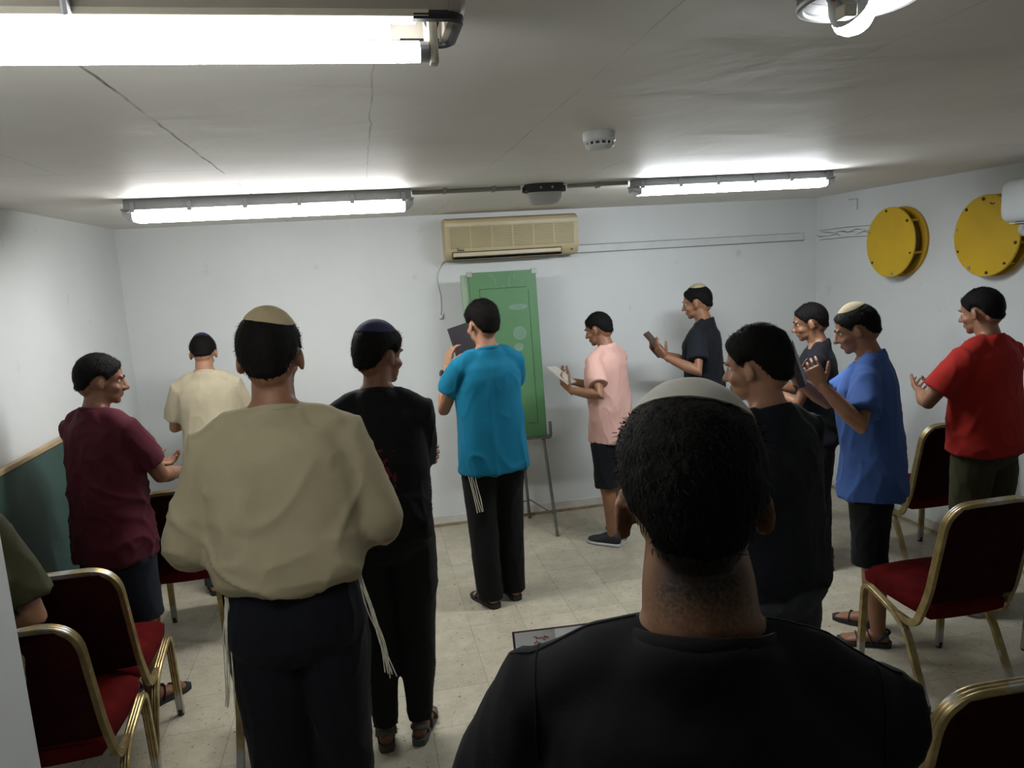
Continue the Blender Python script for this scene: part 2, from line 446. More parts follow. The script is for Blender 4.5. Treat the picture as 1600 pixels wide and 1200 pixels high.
bm = B(); tube(bm, fillet([(X1 - .05, YA + .004, HB - .004), (X1 + .012, YA + .004, HB - .004), (X1 + .012, YZ - .003, HB - .004), (X1 - .06, YZ - .003, HB - .004)], .02), .0075, 8); bm_obj('gasket', bm, BLACKR, t)
bm = B(); box(bm, (X0 + .02, YA + .018, -.062), (X1 - .035, YZ - .018, -.048), .003, 1); tray = bm_obj('gear_tray', bm, TRAY, t)
HOLE = mat('dark hole', (.05, .05, .06), .8)
for x in (X1 - .09, -.35, -.9):
    bm = B(); cyl(bm, (x, 1.075, -.0635), (x, 1.075, -.058), .010, 16); bm_obj('tray_hole', bm, HOLE, t)
TY, TZ = 1.045, -.118
bm = B(); cyl(bm, (X0 + .06, TY, TZ), (.104, TY, TZ), .0135, 20); bm_obj('tube', bm, TUBEG, t)
bm = B(); cyl(bm, (.104, TY, TZ), (.116, TY, TZ), .0132, 20); ACAP = mat('aluminium cap', (.5, .5, .55), .35, .8); bm_obj('tube_cap', bm, ACAP, t)
bm = B(); cyl(bm, (X0 + .046, TY, TZ), (X0 + .06, TY, TZ), .0132, 20); bm_obj('tube_cap', bm, ACAP, t)
for x in (.117, X0 + .034):
    bm = B(); box(bm, (x, TY - .010, TZ - .017), (x + .012, TY + .010, -.06), .003, 2); bm_obj('lamp_holder', bm, CREAM, t)
    bm = B(); box(bm, (x, 1.085, TZ + .02), (x + .012, 1.105, -.06), .003, 2); bm_obj('lamp_holder', bm, CREAM, t)
bm = B(); cyl(bm, (.06, 1.095, -.10), (.06, 1.095, -.062), .012, 16); bm_obj('starter', bm, WHITEPL, t)
bm = B(); tube(bm, fillet([(.112, 1.06, -.062), (.118, 1.07, -.078), (.13, 1.085, -.08), (.138, 1.1, -.064)], .01), .0022, 6); bm_obj('wire', bm, BLACKR, t)
for x in (-.31, -.78):
    bm = B(); tube(bm, [(x, YA + .004, -.03), (x, YA - .008, -.055), (x, YA - .008, HB - .006), (x, YA + .003, HB - .010)], [(.005, .011)] * 4, 8); bm_obj('clip', bm, GREYPL, t)

# round open fitting with a bare bulb, top right
t = thing('round_light', 'round black ceiling light without cover, its bare bulb lit, at top right', 'ceiling light', (.722, .985, ZC))
BLK = mat('black fitting', (.010, .010, .011), .4)
bm = B(); lathe(bm, [(.03, 0), (.082, 0), (.086, -.02), (.082, -.064), (.079, -.066), (.076, -.062), (.07, -.02), (.03, -.018)], n=40); bm_obj('body', bm, BLK, t)
bm = B(); tube(bm, [V((.0785 * math.cos(2 * PI * k / 40), .0785 * math.sin(2 * PI * k / 40), -.068)) for k in range(40)], .0055, 8, closed=True); bm_obj('rim', bm, mat('grey metal rim', (.30, .30, .30), .5, .5), t)
bm = B(); lathe(bm, [(.01, -.021), (.066, -.021), (.074, -.05), (.072, -.05), (.064, -.024), (.01, -.024)], n=40); bm_obj('reflector', bm, mat('grey reflector', (.05, .052, .055), .55, .0), t)
bm = B(); box(bm, (-.098, -.018, -.06), (-.078, .018, -.0), .004, 2); bm_obj('cable_gland', bm, BLK, t)
a, b_ = V((-.036, .012, -.046)), V((.010, .026, -.078)); d = (b_ - a)
bm = B(); tube(bm, [a, a + d * .3, a + d * .62, a + d * .85], [.013, .016, .026, .029], 20); bm_obj('bulb_body', bm, WHITEPL, t)
bm = B(); tube(bm, [a + d * .85, a + d * 1.05, a + d * 1.25, a + d * 1.4, a + d * 1.47], [.029, .031, .026, .016, .005], 20); bm_obj('bulb', bm, BULBG, t)
bm = B(); tube(bm, fillet([(-.06, .0, -.03), (-.045, -.02, -.058), (-.035, .012, -.066), (-.028, .01, -.046)], .02), .004, 8); bm_obj('wire', bm, mat('red wire', (.32, .05, .03), .5), t)
bm = B(); box(bm, (-.03, -.012, -.092), (-.010, .012, -.074), .002, 1); tube(bm, [(-.02, 0, -.076), (-.03, .01, -.05)], .002, 6); bm_obj('terminal_block', bm, mat('pale terminal block', (.7, .66, .5), .5), t)

# ================================================================== AIR CONDITIONERS
YELPL = mat('yellowed plastic', (.52, .44, .26), .45, var=.06, scale=3)
YELPL2 = mat('pale yellowed plastic', (.55, .49, .34), .45, var=.05, scale=3)
GAP = mat('dark gap', (.06, .05, .03), .8)
t = thing('air_conditioner', 'old yellowed beige wall air conditioner above the green board', 'air conditioner', (0, 0, 0))
ax0, ax1, az0, az1, ay = .612, 1.598, 2.022, 2.318, YB
dp = .19
prof = [(ay, az1), (ay - dp + .05, az1), (ay - dp + .015, az1 - .018), (ay - dp, az1 - .05), (ay - dp, az0 + .075), (ay - dp + .03, az0 + .02), (ay - dp + .06, az0), (ay, az0)]
bm = B(); prism(bm, prof, ax0, ax1)
bmesh.ops.bevel(bm, geom=[e for e in bm.edges], offset=.006, segments=2, affect='EDGES'); bm_obj('casing', bm, YELPL, t)
bm = B(); box(bm, (ax0 + .004, ay - dp - .005, az1 - .062), (ax1 - .004, ay - dp + .02, az1 - .034), .005, 2); bm_obj('top_strip', bm, YELPL2, t)
bm = B(); box(bm, (ax0 + .035, ay - dp - .001, az0 + .083), (ax1 - .04, ay - dp + .01, az1 - .064)); g = bm_obj('grille', bm, mat('grille shadow gap', (.27, .23, .14), .7), t)
bm = B()
for k in range(13):
    z = az0 + .088 + k * .0114
    box(bm, (ax0 + .03, ay - dp - .0065, z), (ax1 - .035, ay - dp + .001, z + .0072), .0015, 1)
for k in range(7):
    x = ax0 + .03 + k * (ax1 - ax0 - .065) / 6
    box(bm, (x - .004, ay - dp - .0075, az0 + .083), (x + .004, ay - dp + .001, az1 - .064), .001, 1)
bm_obj('slats', bm, YELPL, g)
bm = B(); box(bm, (ax0 + .045, ay - dp - .002, az0 + .004), (ax1 - .135, ay - dp + .05, az0 + .058)); bm_obj('outlet', bm, GAP, t)
bm = B(); box(bm, (ax0 + .050, ay - dp - .006, az0 + .024), (ax1 - .14, ay - dp + .004, az0 + .051), .003, 2); box(bm, (ax0 + .050, ay - dp - .002, az0 + .004), (ax1 - .14, ay - dp + .006, az0 + .020), .003, 2); bm_obj('louver', bm, YELPL2, t)
bm = B(); cyl(bm, (ax1 - .055, ay - dp - .002, az0 + .035), (ax1 - .055, ay - dp + .03, az0 + .035), .005, 12); bm_obj('indicator', bm, GAP, t)
# small maker's lettering
fc = bpy.data.curves.new('txt', 'FONT'); fc.body = 'Teco'; fc.size = .026; fc.extrude = .0008; fc.offset = .0006
fo = bpy.data.objects.new('txt', fc); COL.objects.link(fo)
me = bpy.data.meshes.new_from_object(fo.evaluated_get(bpy.context.evaluated_depsgraph_get())); bpy.data.objects.remove(fo)
me.transform(Matrix.Translation((ax0 + .077, ay - dp - .0015, az0 + .063)) @ Matrix.Rotation(PI / 2, 4, 'X'))
link('lettering', me, mat('dark lettering', (.04, .03, .015), .5), t)
bm = B(); tube(bm, fillet([(.615, YB - .03, 2.035), (.585, YB - .012, 2.0), (.552, YB - .008, 1.93), (.548, YB - .008, 1.86), (.570, YB - .008, 1.77), (.564, YB - .008, 1.68), (.556, YB - .010, 1.63)], .05), .005, 8)
cord = bm_obj('power_cord', bm, WHITEPL, t)
bm = B(); box(bm, (.543, YB - .03, 1.605), (.57, YB - .006, 1.632), .004, 2); tube(bm, [(.565, YB - .018, 1.62), (.578, YB - .02, 1.645)], .006, 8); bm_obj('plug', bm, WHITEPL, cord)

ACW = mat('glossy white plastic', (.66, .69, .70), .18, var=.02)
t = thing('air_conditioner', 'white glossy wall air conditioner at the right edge, over a yellow cover', 'air conditioner', (0, 0, 0))
bm = B(); y0, y1 = 2.60, 3.492
loft(bm, [((XR - .122 + q, y, 2.142 + zz), (.122 - q * .4, 0, 0), (0, 0, .118 - k)) for y, q, zz, k in ((y1, .02, 0, .02), (y1 - .012, .006, 0, .006), (y1 - .04, 0, 0, 0), (y0 + .04, 0, 0, 0), (y0 + .012, .006, 0, .006), (y0, .02, 0, .02))], 32, p=4.2)
bm_obj('casing', bm, ACW, t)
bm = B(); box(bm, (XR - .21, y0 + .06, 2.018), (XR - .08, y1 - .075, 2.032), .003, 1); bm_obj('outlet', bm, BLACKR, t)
bm = B(); box(bm, (XR - .228, y0 + .06, 2.022), (XR - .16, y1 - .06, 2.027), .001, 1); bm_obj('louver', bm, ACW, t)
WRAP = mat('white pipe wrapping', (.55, .56, .56), .6, var=.12, scale=20, bump=.5, bscale=30)
bm = B(); tube(bm, fillet([(XR - .10, 3.43, 2.035), (XR - .11, 3.47, 1.985), (XR - .10, 3.42, 1.965), (XR - .035, 3.1, 1.95), (XR - .035, 2.7, 1.94)], .04), .024, 14); tube(bm, fillet([(XR - .09, 3.44, 1.97), (XR - .07, 3.45, 1.93), (XR - .006, 3.47, 1.90)], .02), .013, 10); bm_obj('pipe', bm, WRAP, t)

# ================================================================== YELLOW BLAST-VALVE COVERS
YEL = mat('yellow enamel', (.58, .37, .006), .55, var=.06, scale=5)
YELD = mat('yellow enamel ring', (.50, .30, .010), .5, var=.1, scale=9)
BOLTD = mat('dark bolt', (.03, .024, .015), .5, .3)
def valve(label, y, z, gap, nb, hole, R=.236):
    t = thing('valve_cover', label, 'valve cover', (XR, y, z), 0, 'yellow round covers on the right wall')
    bm = B(); lathe(bm, [(.15, 0), (R - .002, 0), (R, -.004), (R, -.020), (R - .004, -.024), (.15, -.024)], 'X', 64); bm_obj('back_flange', bm, YELD, t)
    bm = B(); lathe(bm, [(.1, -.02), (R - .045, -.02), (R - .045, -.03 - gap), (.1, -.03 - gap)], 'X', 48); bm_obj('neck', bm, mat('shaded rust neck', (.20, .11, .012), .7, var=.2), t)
    x0 = -.024 - gap
    bm = B(); lathe(bm, [(.02, x0), (R - .004, x0), (R, x0 - .004), (R, x0 - .012), (R - .004, x0 - .016), (.02, x0 - .016)], 'X', 64); bm_obj('front_plate', bm, YEL, t)
    for k in range(nb):
        a = 2 * PI * (k + .35) / nb; c = V((0, math.cos(a), math.sin(a))) * (R - .022)
        bm = B(); rr = .0105 if k % 3 else .008
        cyl(bm, c + V((x0 - .015, 0, 0)), c + V((x0 - .0195, 0, 0)), rr, 6 if k % 2 else 14); bm_obj('bolt', bm, BOLTD if k % 4 else STEEL, t)
        bm = B(); cyl(bm, c + V((-.02, 0, 0)), c + V((x0, 0, 0)), .009, 10); bm_obj('spacer', bm, YELD, t)
    if hole:
        bm = B(); tube(bm, [V((x0 - .0165, -.045 + .018 * math.cos(q), .192 + .013 * math.sin(q))) for q in [PI + .7 + k * .25 for k in range(10)]], .003, 6); bm_obj('scratch', bm, BOLTD, t)
    return t
valve('yellow round cover on the right wall, nearer the corner, with a wide dark gap', 4.50, 1.966, .075, 6, False)
valve('yellow round steel cover ringed with dark bolts, beside the white air conditioner', 3.735, 1.968, .045, 10, True)

# ================================================================== BOARDS
CHALK = mat('dark green chalkboard', (.030, .070, .062), .5, var=.12, scale=4, col2=(.020, .050, .044))
WOOD = mat('light wood frame', (.42, .30, .17), .55, var=.15, scale=9, stretch=(8, 1, 8))
t = thing('chalkboard', 'dark green chalkboard with a wooden edge leaning on the left wall', 'chalkboard', (-1.53, 3.45, 0))
t.rotation_euler = (0, math.radians(-1.5), 0)
bm = B(); box(bm, (-.012, -.95, .03), (.008, .75, 1.215)); bm_obj('panel', bm, CHALK, t)
bm = B()
box(bm, (-.016, -.97, 1.213), (.015, .77, 1.235), .002, 1); box(bm, (-.016, -.97, 0), (.015, .77, .03), .002, 1)
box(bm, (-.016, -.97, .03), (.015, -.95, 1.213), .002, 1); box(bm, (-.016, .75, .03), (.015, .77, 1.213), .002, 1); bm_obj('frame', bm, WOOD, t)
bm = B(); rnd = random.Random(11)
for k in range(26):
    y, z = rnd.uniform(-.9, .7), rnd.uniform(.5, 1.15); q = rnd.uniform(.004, .012)
    tube(bm, [(.0085, y, z), (.0085, y + q, z + rnd.uniform(-q, q))], .0012, 5)
bm_obj('chalk_marks', bm, mat('chalk', (.35, .40, .38), .9), t)

GREEN = mat('mid green board', (.080, .205, .085), .5, var=.05, scale=4)
PALEG = mat('pale green edge', (.26, .36, .24), .5, var=.05)
LEG = mat('dull steel tube', (.15, .155, .145), .5, .35, var=.2, scale=20)
SMEAR = mat('chalk smear', (.17, .29, .21), .8, var=.1, scale=14)
t = thing('easel_board', 'tall green board on a thin metal easel against the back wall', 'easel', (.99, 5.2, 0))
bt, bb = 1.93, .72                                   # top / bottom of the board
lean = math.atan2(.10, bt - bb)
RM = Matrix.Translation((0, -.06, bb)) @ Matrix.Rotation(-lean, 4, 'X')
def lb(name, bm, m, par=t):
    bmesh.ops.transform(bm, matrix=RM, verts=bm.verts); return bm_obj(name, bm, m, par)
H = bt - bb
bm = B(); box(bm, (-.242, -.009, 0), (.248, .009, H), .002, 1); panel = lb('board_panel', bm, GREEN)
bm = B(); loft(bm, [((-.272, .022, H - .02 - k * (H - .02)), (.026, 0, 0), (0, .012, 0)) for k in (0, 1)], 4); box(bm, (-.296, .012, 0), (-.236, .03, H - .012), .003, 1); lb('side_strip', bm, PALEG)
bm = B()
for a, b_ in (((-.17, H - .12), (.17, H - .12)), ((-.17, H - .12), (-.17, .1)), ((.185, H - .14), (.185, .1)), ((.12, .1), (.185, .1))):
    tube(bm, [(a[0], -.0095, a[1]), (b_[0], -.0095, b_[1])], .0022, 6)
lb('ruled_line', bm, mat('dark green line', (.035, .10, .04), .6), panel)
bm = B()
for x, z, L, dx in ((-.06, H - .04, .05, .012), (.05, H - .05, .06, -.006), (.09, H - .03, .03, 0), (-.09, H - .015, .02, .02), (.14, H - .07, .02, .004), (-.0, H - .1, .015, .01)):
    tube(bm, [(x, -.0095, z), (x + dx, -.0095, z - L)], .0018, 5)
lb('scratches', bm, mat('pale scratch', (.33, .44, .26), .8), panel)
bm = B()
for cx, cz, rx, rz_ in ((.10, H - .26, .07, .022), (.10, H - .45, .05, .05), (.085, H - .55, .035, .03)):
    bm = B(); loft(bm, [((cx, -.0098, cz), (rx, 0, 0), (0, 0, rz_)), ((cx, -.0088, cz), (rx, 0, 0), (0, 0, rz_))], 18); lb('chalk_smear', bm, SMEAR, panel)
for x in (-.232, .238):
    bm = B(); box(bm, (x - .022, -.012, H - .03), (x + .018, .012, H + .006), .003, 1); lb('corner_bracket', bm, mat('tin bracket', (.36, .38, .36), .5, .3), panel)
bm = B(); box(bm, (-.27, -.03, -.018), (.275, .03, 0), .003, 1); lb('tray', bm, LEG)
bm = B(); tube(bm, fillet([(.20, -.02, -.015), (.272, -.02, -.015), (.272, -.02, .10)], .02), .011, 8); lb('tray_hook', bm, LEG)
rust = mat('rusty steel foot', (.16, .10, .05), .7, .2)
ft = (((.22, -.055, bb - .01), (.247, -.23, .0)), ((-.22, -.055, bb - .01), (-.345, .10, .0)), ((.06, .06, 1.3), (.142, .225, .0)))
for a, b_ in ft:
    a, b_ = V(a), V(b_); bm = B(); tube(bm, [a, b_ + (a - b_) * .05], .0115, 8); lg = bm_obj('leg', bm, LEG, t)
    bm = B(); tube(bm, [b_ + (a - b_) * .055, b_ + V((0, 0, .002))], .0125, 8); bm_obj('foot_cap', bm, rust, lg)
for pp in ([(.242, -.19, .15), (.15, .20, .155)], [(.15, .20, .155), (-.31, .075, .15)]):
    bm = B(); tube(bm, pp, .005, 6); bm_obj('brace', bm, LEG, t)

# ================================================================== CHAIRS
def gold_mat():
    m, n, l, b = new_mat('worn gold frame')
    tc = n.new('ShaderNodeTexCoord'); P = tc.outputs['Object']
    sp = n.new('ShaderNodeSeparateXYZ'); l.new(P, sp.inputs[0])
    t = n.new('ShaderNodeTexNoise'); t.inputs['Scale'].default_value = 22; t.inputs['Detail'].default_value = 5; l.new(P, t.inputs['Vector'])
    r = n.new('ShaderNodeValToRGB'); r.color_ramp.elements[0].color = (.21, .155, .065, 1); r.color_ramp.elements[1].color = (.40, .31, .15, 1)
    r.color_ramp.elements[0].position = .3; r.color_ramp.elements[1].position = .7; l.new(t.outputs[0], r.inputs[0])
    # gold rubbed off to bare metal towards the feet and in spots along the top of the back
    low = n.new('ShaderNodeMapRange'); low.inputs[1].default_value = .12; low.inputs[2].default_value = .09; l.new(math_node(n, l, 'ADD', sp.outputs[2], math_node(n, l, 'MULTIPLY', math_node(n, l, 'SUBTRACT', t.outputs[0], .5), .08)), low.inputs[0])
    t2 = n.new('ShaderNodeTexNoise'); t2.inputs['Scale'].default_value = 9; t2.inputs['Detail'].default_value = 7; l.new(P, t2.inputs['Vector'])
    hi = n.new('ShaderNodeMapRange'); hi.inputs[1].default_value = .885; hi.inputs[2].default_value = .9; l.new(sp.outputs[2], hi.inputs[0])
    sp2 = n.new('ShaderNodeMapRange'); sp2.inputs[1].default_value = .46; sp2.inputs[2].default_value = .56; l.new(t2.outputs[0], sp2.inputs[0])
    top = math_node(n, l, 'MULTIPLY', hi.outputs[0], sp2.outputs[0])
    spot = n.new('ShaderNodeMapRange'); spot.inputs[1].default_value = .66; spot.inputs[2].default_value = .70; l.new(t2.outputs[0], spot.inputs[0])
    wear = math_node(n, l, 'MAXIMUM', math_node(n, l, 'MAXIMUM', low.outputs[0], top), spot.outputs[0])
    mx = n.new('ShaderNodeMixRGB'); l.new(wear, mx.inputs[0]); l.new(r.outputs[0], mx.inputs[1]); mx.inputs[2].default_value = (.42, .42, .41, 1)
    l.new(mx.outputs[0], b.inputs['Base Color']); b.inputs['Metallic'].default_value = .75; b.inputs['Roughness'].default_value = .36
    return m
GOLD = gold_mat()
VELV = mat('red velvet seat', (.090, .0055, .0055), .9, var=.22, scale=14, bump=.25, bscale=90, spec=.05)
VELB = mat('red back cloth with painted shade', (.024, .003, .004), .9, var=.2, scale=12, bump=.25, bscale=120, spec=.05)  # darker than the seat: shade of facing away from the lamps, put into colour

def ribbed(bm, pts, side, half_w=.0155, half_t=.011, nr=3):
    """sweep of a ribbed flat bar; side = direction of the bar's width"""
    pts = [V(p) for p in pts]; side = V(side); rows = []
    prof = []
    for s in (1, -1):                 # ribs on both broad faces
        for k in range(nr * 4 + 1):
            q = k / (nr * 4); w = (1 - 2 * q) * half_w * s
            prof.append((w, s * (half_t - .0022 * (.5 - .5 * math.cos(2 * PI * q * nr + PI)) * 1.0)))
    for i, p in enumerate(pts):
        d = (pts[min(i + 1, len(pts) - 1)] - pts[max(i - 1, 0)]).normalized()
        w = (side - d * side.dot(d)).normalized(); t_ = d.cross(w)
        rows.append([bm.verts.new(p + w * a + t_ * b_) for a, b_ in prof])
    n = len(prof)
    for i in range(len(rows) - 1):
        for k in range(n): bm.faces.new((rows[i][k], rows[i][(k + 1) % n], rows[i + 1][(k + 1) % n], rows[i + 1][k]))
    bm.faces.new(list(reversed(rows[0]))); bm.faces.new(rows[-1])

def make_chair():
    t = thing('banquet_chair', '', 'chair')
    hw = .212
    sideY = (0, 1, .35)
    for s in (-1, 1):
        x = s * hw
        # side frame: front leg, bend, sloping rail, rear leg -> split where the rail leaves the front bend
        whole = fillet([(x * 1.02, .205, .012), (x, .185, .415), (x, -.075, .335), (x * 1.03, -.225, .012)], [.06, .09], 8)
        k = next(i for i, p in enumerate(whole) if i > 8 and p.y < .06)
        for nm, pp in (('leg', whole[:k + 1]), ('leg', whole[k:])):
            bm = B(); ribbed(bm, pp, (s, 0, 0)); lg = bm_obj(nm, bm, GOLD, t, sharp=60)
            e = pp[0] if pp[0].z < .1 else pp[-1]
            bm = B(); tube(bm, [e + V((0, 0, -.012)), e + V((0, 0, .018))], [.0135, .0155], 12); bm_obj('foot_cap', bm, BLACKR, lg)
    # back frame: from the rail, round the seat, up, over the top and down again
    pts = [(-hw, -.03, .352), (-hw, -.135, .345), (-hw * .985, -.20, .50), (-hw * .95, -.285, .915), (hw * .95, -.285, .915), (hw * .985, -.20, .50), (hw, -.135, .345), (hw, -.03, .352)]
    pp = fillet(pts, [.07, .06, .11, .11, .06, .07], 10)
    bm = B(); rows = []
    # width follows the side: keep the broad face outward all the way round
    prof = []
    for s in (1, -1):
        for k in range(13):
            q = k / 12; w = (1 - 2 * q) * .0155 * s
            prof.append((w, s * (.011 - .0022 * (.5 - .5 * math.cos(2 * PI * q * 3 + PI)))))
    for i, p in enumerate(pp):
        d = (pp[min(i + 1, len(pp) - 1)] - pp[max(i - 1, 0)]).normalized()
        nrm = V((0, -.98, -.19)) if p.z > .52 else V((0, -.8, -.6)) if p.z > .4 else V((0, -.3, -.95))
        w = (nrm - d * nrm.dot(d)).normalized(); t_ = d.cross(w)
        rows.append([bm.verts.new(p + w * a + t_ * b_) for a, b_ in prof])
    for i in range(len(rows) - 1):
        for k in range(26): bm.faces.new((rows[i][k], rows[i][(k + 1) % 26], rows[i + 1][(k + 1) % 26], rows[i + 1][k]))
    bm.faces.new(list(reversed(rows[0]))); bm.faces.new(rows[-1])
    bm_obj('back_frame', bm, GOLD, t, sharp=60)
    # padded back: follows the frame's plane
    bm = B(); n = 12
    def yb(z): return -.20 - (z - .50) * .085 / .415
    rings = []
    for q, k in ((0, .80), (.06, .95), (.2, 1), (.5, 1), (.8, 1), (.93, .97), (1, .84)):
        z = .475 + q * (.902 - .475)
        w = (hw - .010) * (1 if z < .80 else 1 - .22 * ((z - .80) / .102) ** 2.2)
        rings.append(((0, yb(z) + .004, z), (w, 0, 0), (0, .024 * k + .004, 0)))
    loft(bm, rings, 36, p=5); bm_obj('backrest', bm, VELB, t, sharp=50)
    # crowned seat cushion
    bm = B(); NX, NY = 14, 14; top = []; bot = []
    for j in range(NY + 1):
        rt_, rb = [], []
        for i in range(NX + 1):
            u, v = i / NX * 2 - 1, j / NY * 2 - 1
            sx = math.copysign(abs(u) ** .9, u); rad_ = max(abs(u), abs(v))
            f = 1 - .035 * (u * u * v * v) * 2
            x = u * (.196 + .016 * (v + 1) / 2) * f; y = (.012 + v * .213) * (f if abs(v) > .5 else 1)
            hz = .062 * (1 - max(0, (rad_ - .72) / .28) ** 2.6 * .55) + .012 * (1 - u * u) * (1 - v * v)
            base = .405 + .018 * (v + 1) / 2
            rt_.append(bm.verts.new((x, y, base + hz))); rb.append(bm.verts.new((x * .985, y * .985, base - .012)))
        top.append(rt_); bot.append(rb)
    for j in range(NY):
        for i in range(NX):
            bm.faces.new((top[j][i], top[j][i + 1], top[j + 1][i + 1], top[j + 1][i])); bm.faces.new((bot[j][i], bot[j + 1][i], bot[j + 1][i + 1], bot[j][i + 1]))
    for i in range(NX):
        bm.faces.new((top[0][i], bot[0][i], bot[0][i + 1], top[0][i + 1])); bm.faces.new((top[NY][i], top[NY][i + 1], bot[NY][i + 1], bot[NY][i]))
    for j in range(NY):
        bm.faces.new((top[j][0], top[j + 1][0], bot[j + 1][0], bot[j][0])); bm.faces.new((top[j][NX], bot[j][NX], bot[j + 1][NX], top[j + 1][NX]))
    bm_obj('seat', bm, VELV, t, sharp=75)
    return t

chair0 = make_chair()
CH = [
    (-1.185, 2.715, .0, 'red banquet chair nearest the left wall corner, under the green-sleeved elbow'),
    (-1.205, 3.185, .0, 'red banquet chair in front of the elbow chair, with denim shorts behind its back'),
    (-1.03, 4.22, .03, 'dark red banquet chair seen between the maroon shirt and the tan sleeve'),
    (2.385, 2.68, .0, 'red banquet chair standing clear at right, all its gold legs showing'),
    (1.44, 1.62, -.04, 'red banquet chair cut off at the bottom right corner, worn silver top rail'),
    (3.165, 2.54, .0, 'banquet chair at the right edge of which only one gold leg shows'),
    (3.26, 3.84, .0, 'dark red banquet chair between the blue shirt and the red shirt'),
    (-.425, 3.08, .0, 'banquet chair hidden behind the navy trousers, one worn gold leg showing'),
]
for i, (x, y, rz, lab) in enumerate(CH):
    c = chair0 if i == 0 else copy_tree(chair0)
    c.location = (x, y, 0); c.rotation_euler = (0, 0, rz); c['label'] = lab; c['group'] = 'red banquet chairs with gold frames'

# ================================================================== PEOPLE
def skin_mat(name, col, stubble=None):
    m, n, l, b = new_mat(name)
    tc = n.new('ShaderNodeTexCoord'); P = tc.outputs['Object']
    t = n.new('ShaderNodeTexNoise'); t.inputs['Scale'].default_value = 18; t.inputs['Detail'].default_value = 6; l.new(P, t.inputs['Vector'])
    r = n.new('ShaderNodeValToRGB'); r.color_ramp.elements[0].position = .3; r.color_ramp.elements[1].position = .7
    r.color_ramp.elements[0].color = (col[0] * .88, col[1] * .8, col[2] * .78, 1); r.color_ramp.elements[1].color = (*col, 1)
    l.new(t.outputs[0], r.inputs[0]); out = r.outputs[0]
    if stubble:                                   # clipped hair growing thinner down the nape
        sp = n.new('ShaderNodeSeparateXYZ'); l.new(P, sp.inputs[0])
        t2 = n.new('ShaderNodeTexNoise'); t2.inputs['Scale'].default_value = 240; t2.inputs['Detail'].default_value = 6; l.new(P, t2.inputs['Vector'])
        zz = math_node(n, l, 'ADD', sp.outputs[2], math_node(n, l, 'MULTIPLY', math_node(n, l, 'SUBTRACT', t2.outputs[0], .5), .085))
        # the hairline sits higher at the sides than in the middle of the nape
        xx = math_node(n, l, 'MULTIPLY', math_node(n, l, 'POWER', math_node(n, l, 'ABSOLUTE', sp.outputs[0]), 2.), -3.2)
        zz = math_node(n, l, 'ADD', zz, xx)
        mr = n.new('ShaderNodeMapRange'); mr.inputs[1].default_value = stubble[0]; mr.inputs[2].default_value = stubble[1]; l.new(zz, mr.inputs[0])
        back = n.new('ShaderNodeMapRange'); back.inputs[1].default_value = stubble[2] + .02; back.inputs[2].default_value = stubble[2] - .01; l.new(sp.outputs[1], back.inputs[0])
        mx = n.new('ShaderNodeMixRGB'); l.new(math_node(n, l, 'MULTIPLY', mr.outputs[0], back.outputs[0]), mx.inputs[0]); l.new(out, mx.inputs[1]); mx.inputs[2].default_value = (.018, .013, .010, 1)
        out = mx.outputs[0]
    l.new(out, b.inputs['Base Color']); b.inputs['Roughness'].default_value = .5; b.inputs['Specular IOR Level'].default_value = .35
    b.inputs['Subsurface Weight'].default_value = .08; b.inputs['Subsurface Radius'].default_value = (.01, .004, .002); b.inputs['Subsurface Scale'].default_value = .5
    return m

SK_A = skin_mat('light tan skin', (.33, .175, .105))
SK_B = skin_mat('tan skin', (.25, .125, .072))
SK_C = skin_mat('brown skin', (.175, .082, .046))
EYEW = mat('eye white', (.6, .58, .55), .3, var=.02); IRIS = mat('brown iris', (.03, .018, .01), .2, var=.1)
LIP = mat('lip', (.26, .10, .08), .45, var=.08)
HAIRK = mat('black hair', (.006, .005, .0045), .75, var=.3, scale=120, bump=.9, bscale=160, spec=.12, stretch=(1, 1, .35))
HAIRB = mat('dark brown hair', (.026, .019, .013), .55, var=.3, scale=120, bump=.9, bscale=160, spec=.35, stretch=(1, 1, .35))

def cloth(name, col, var=.10, weave=420, rough=.85, bump=.18, sheen=.02):
    return mat(name, col, rough, var=var, scale=6, bump=bump, bscale=weave, spec=.2, sheen=sheen)

HIP = V((0, 0, .95))
def sstep(x): x = max(0., min(1., x)); return x * x * (3 - 2 * x)

class Pose:
    def __init__(s, lean=0, side=0, twist=0, yaw=0, pitch=0, roll=0):
        s.l, s.s, s.t = (math.radians(q) for q in (lean, side, twist))
        s.HM = Matrix.Rotation(math.radians(yaw), 3, 'Z') @ Matrix.Rotation(-math.radians(pitch), 3, 'X') @ Matrix.Rotation(math.radians(roll), 3, 'Y')
    def T(s, p):
        """bend of the trunk above the hips; yaw is turned first"""
        p = V(p); d = p - HIP; f = sstep(d.z / .35) if d.z > 0 else 0
        g = sstep((d.z + .12) / .30)
        d = Matrix.Rotation(s.t * f, 3, 'Z') @ d
        d = Matrix.Rotation(s.s * g, 3, 'Y') @ (Matrix.Rotation(-s.l * g, 3, 'X') @ d)
        return HIP + d
    def head(s, p):
        piv = V((0, -.012, 1.515)); q = V(p) - piv
        return s.T(piv) + Matrix.Rotation(s.t, 3, 'Z') @ (Matrix.Rotation(-s.l, 3, 'X') @ (s.HM @ q))
    def ring(s, c, u, v):
        c0 = s.T(c); return (c0, s.T(V(c) + V(u)) - c0, s.T(V(c) + V(v)) - c0)

def ik(a, b_, L1, L2, pole):
    d = b_ - a; D = d.length
    if D > (L1 + L2) * .985: D = (L1 + L2) * .985; b_ = a + d.normalized() * D; d = b_ - a
    x = (L1 * L1 - L2 * L2 + D * D) / (2 * D); h = math.sqrt(max(0, L1 * L1 - x * x))
    n = d.normalized(); p = V(pole); p = (p - n * p.dot(n)).normalized()
    return a + n * x + p * h, b_

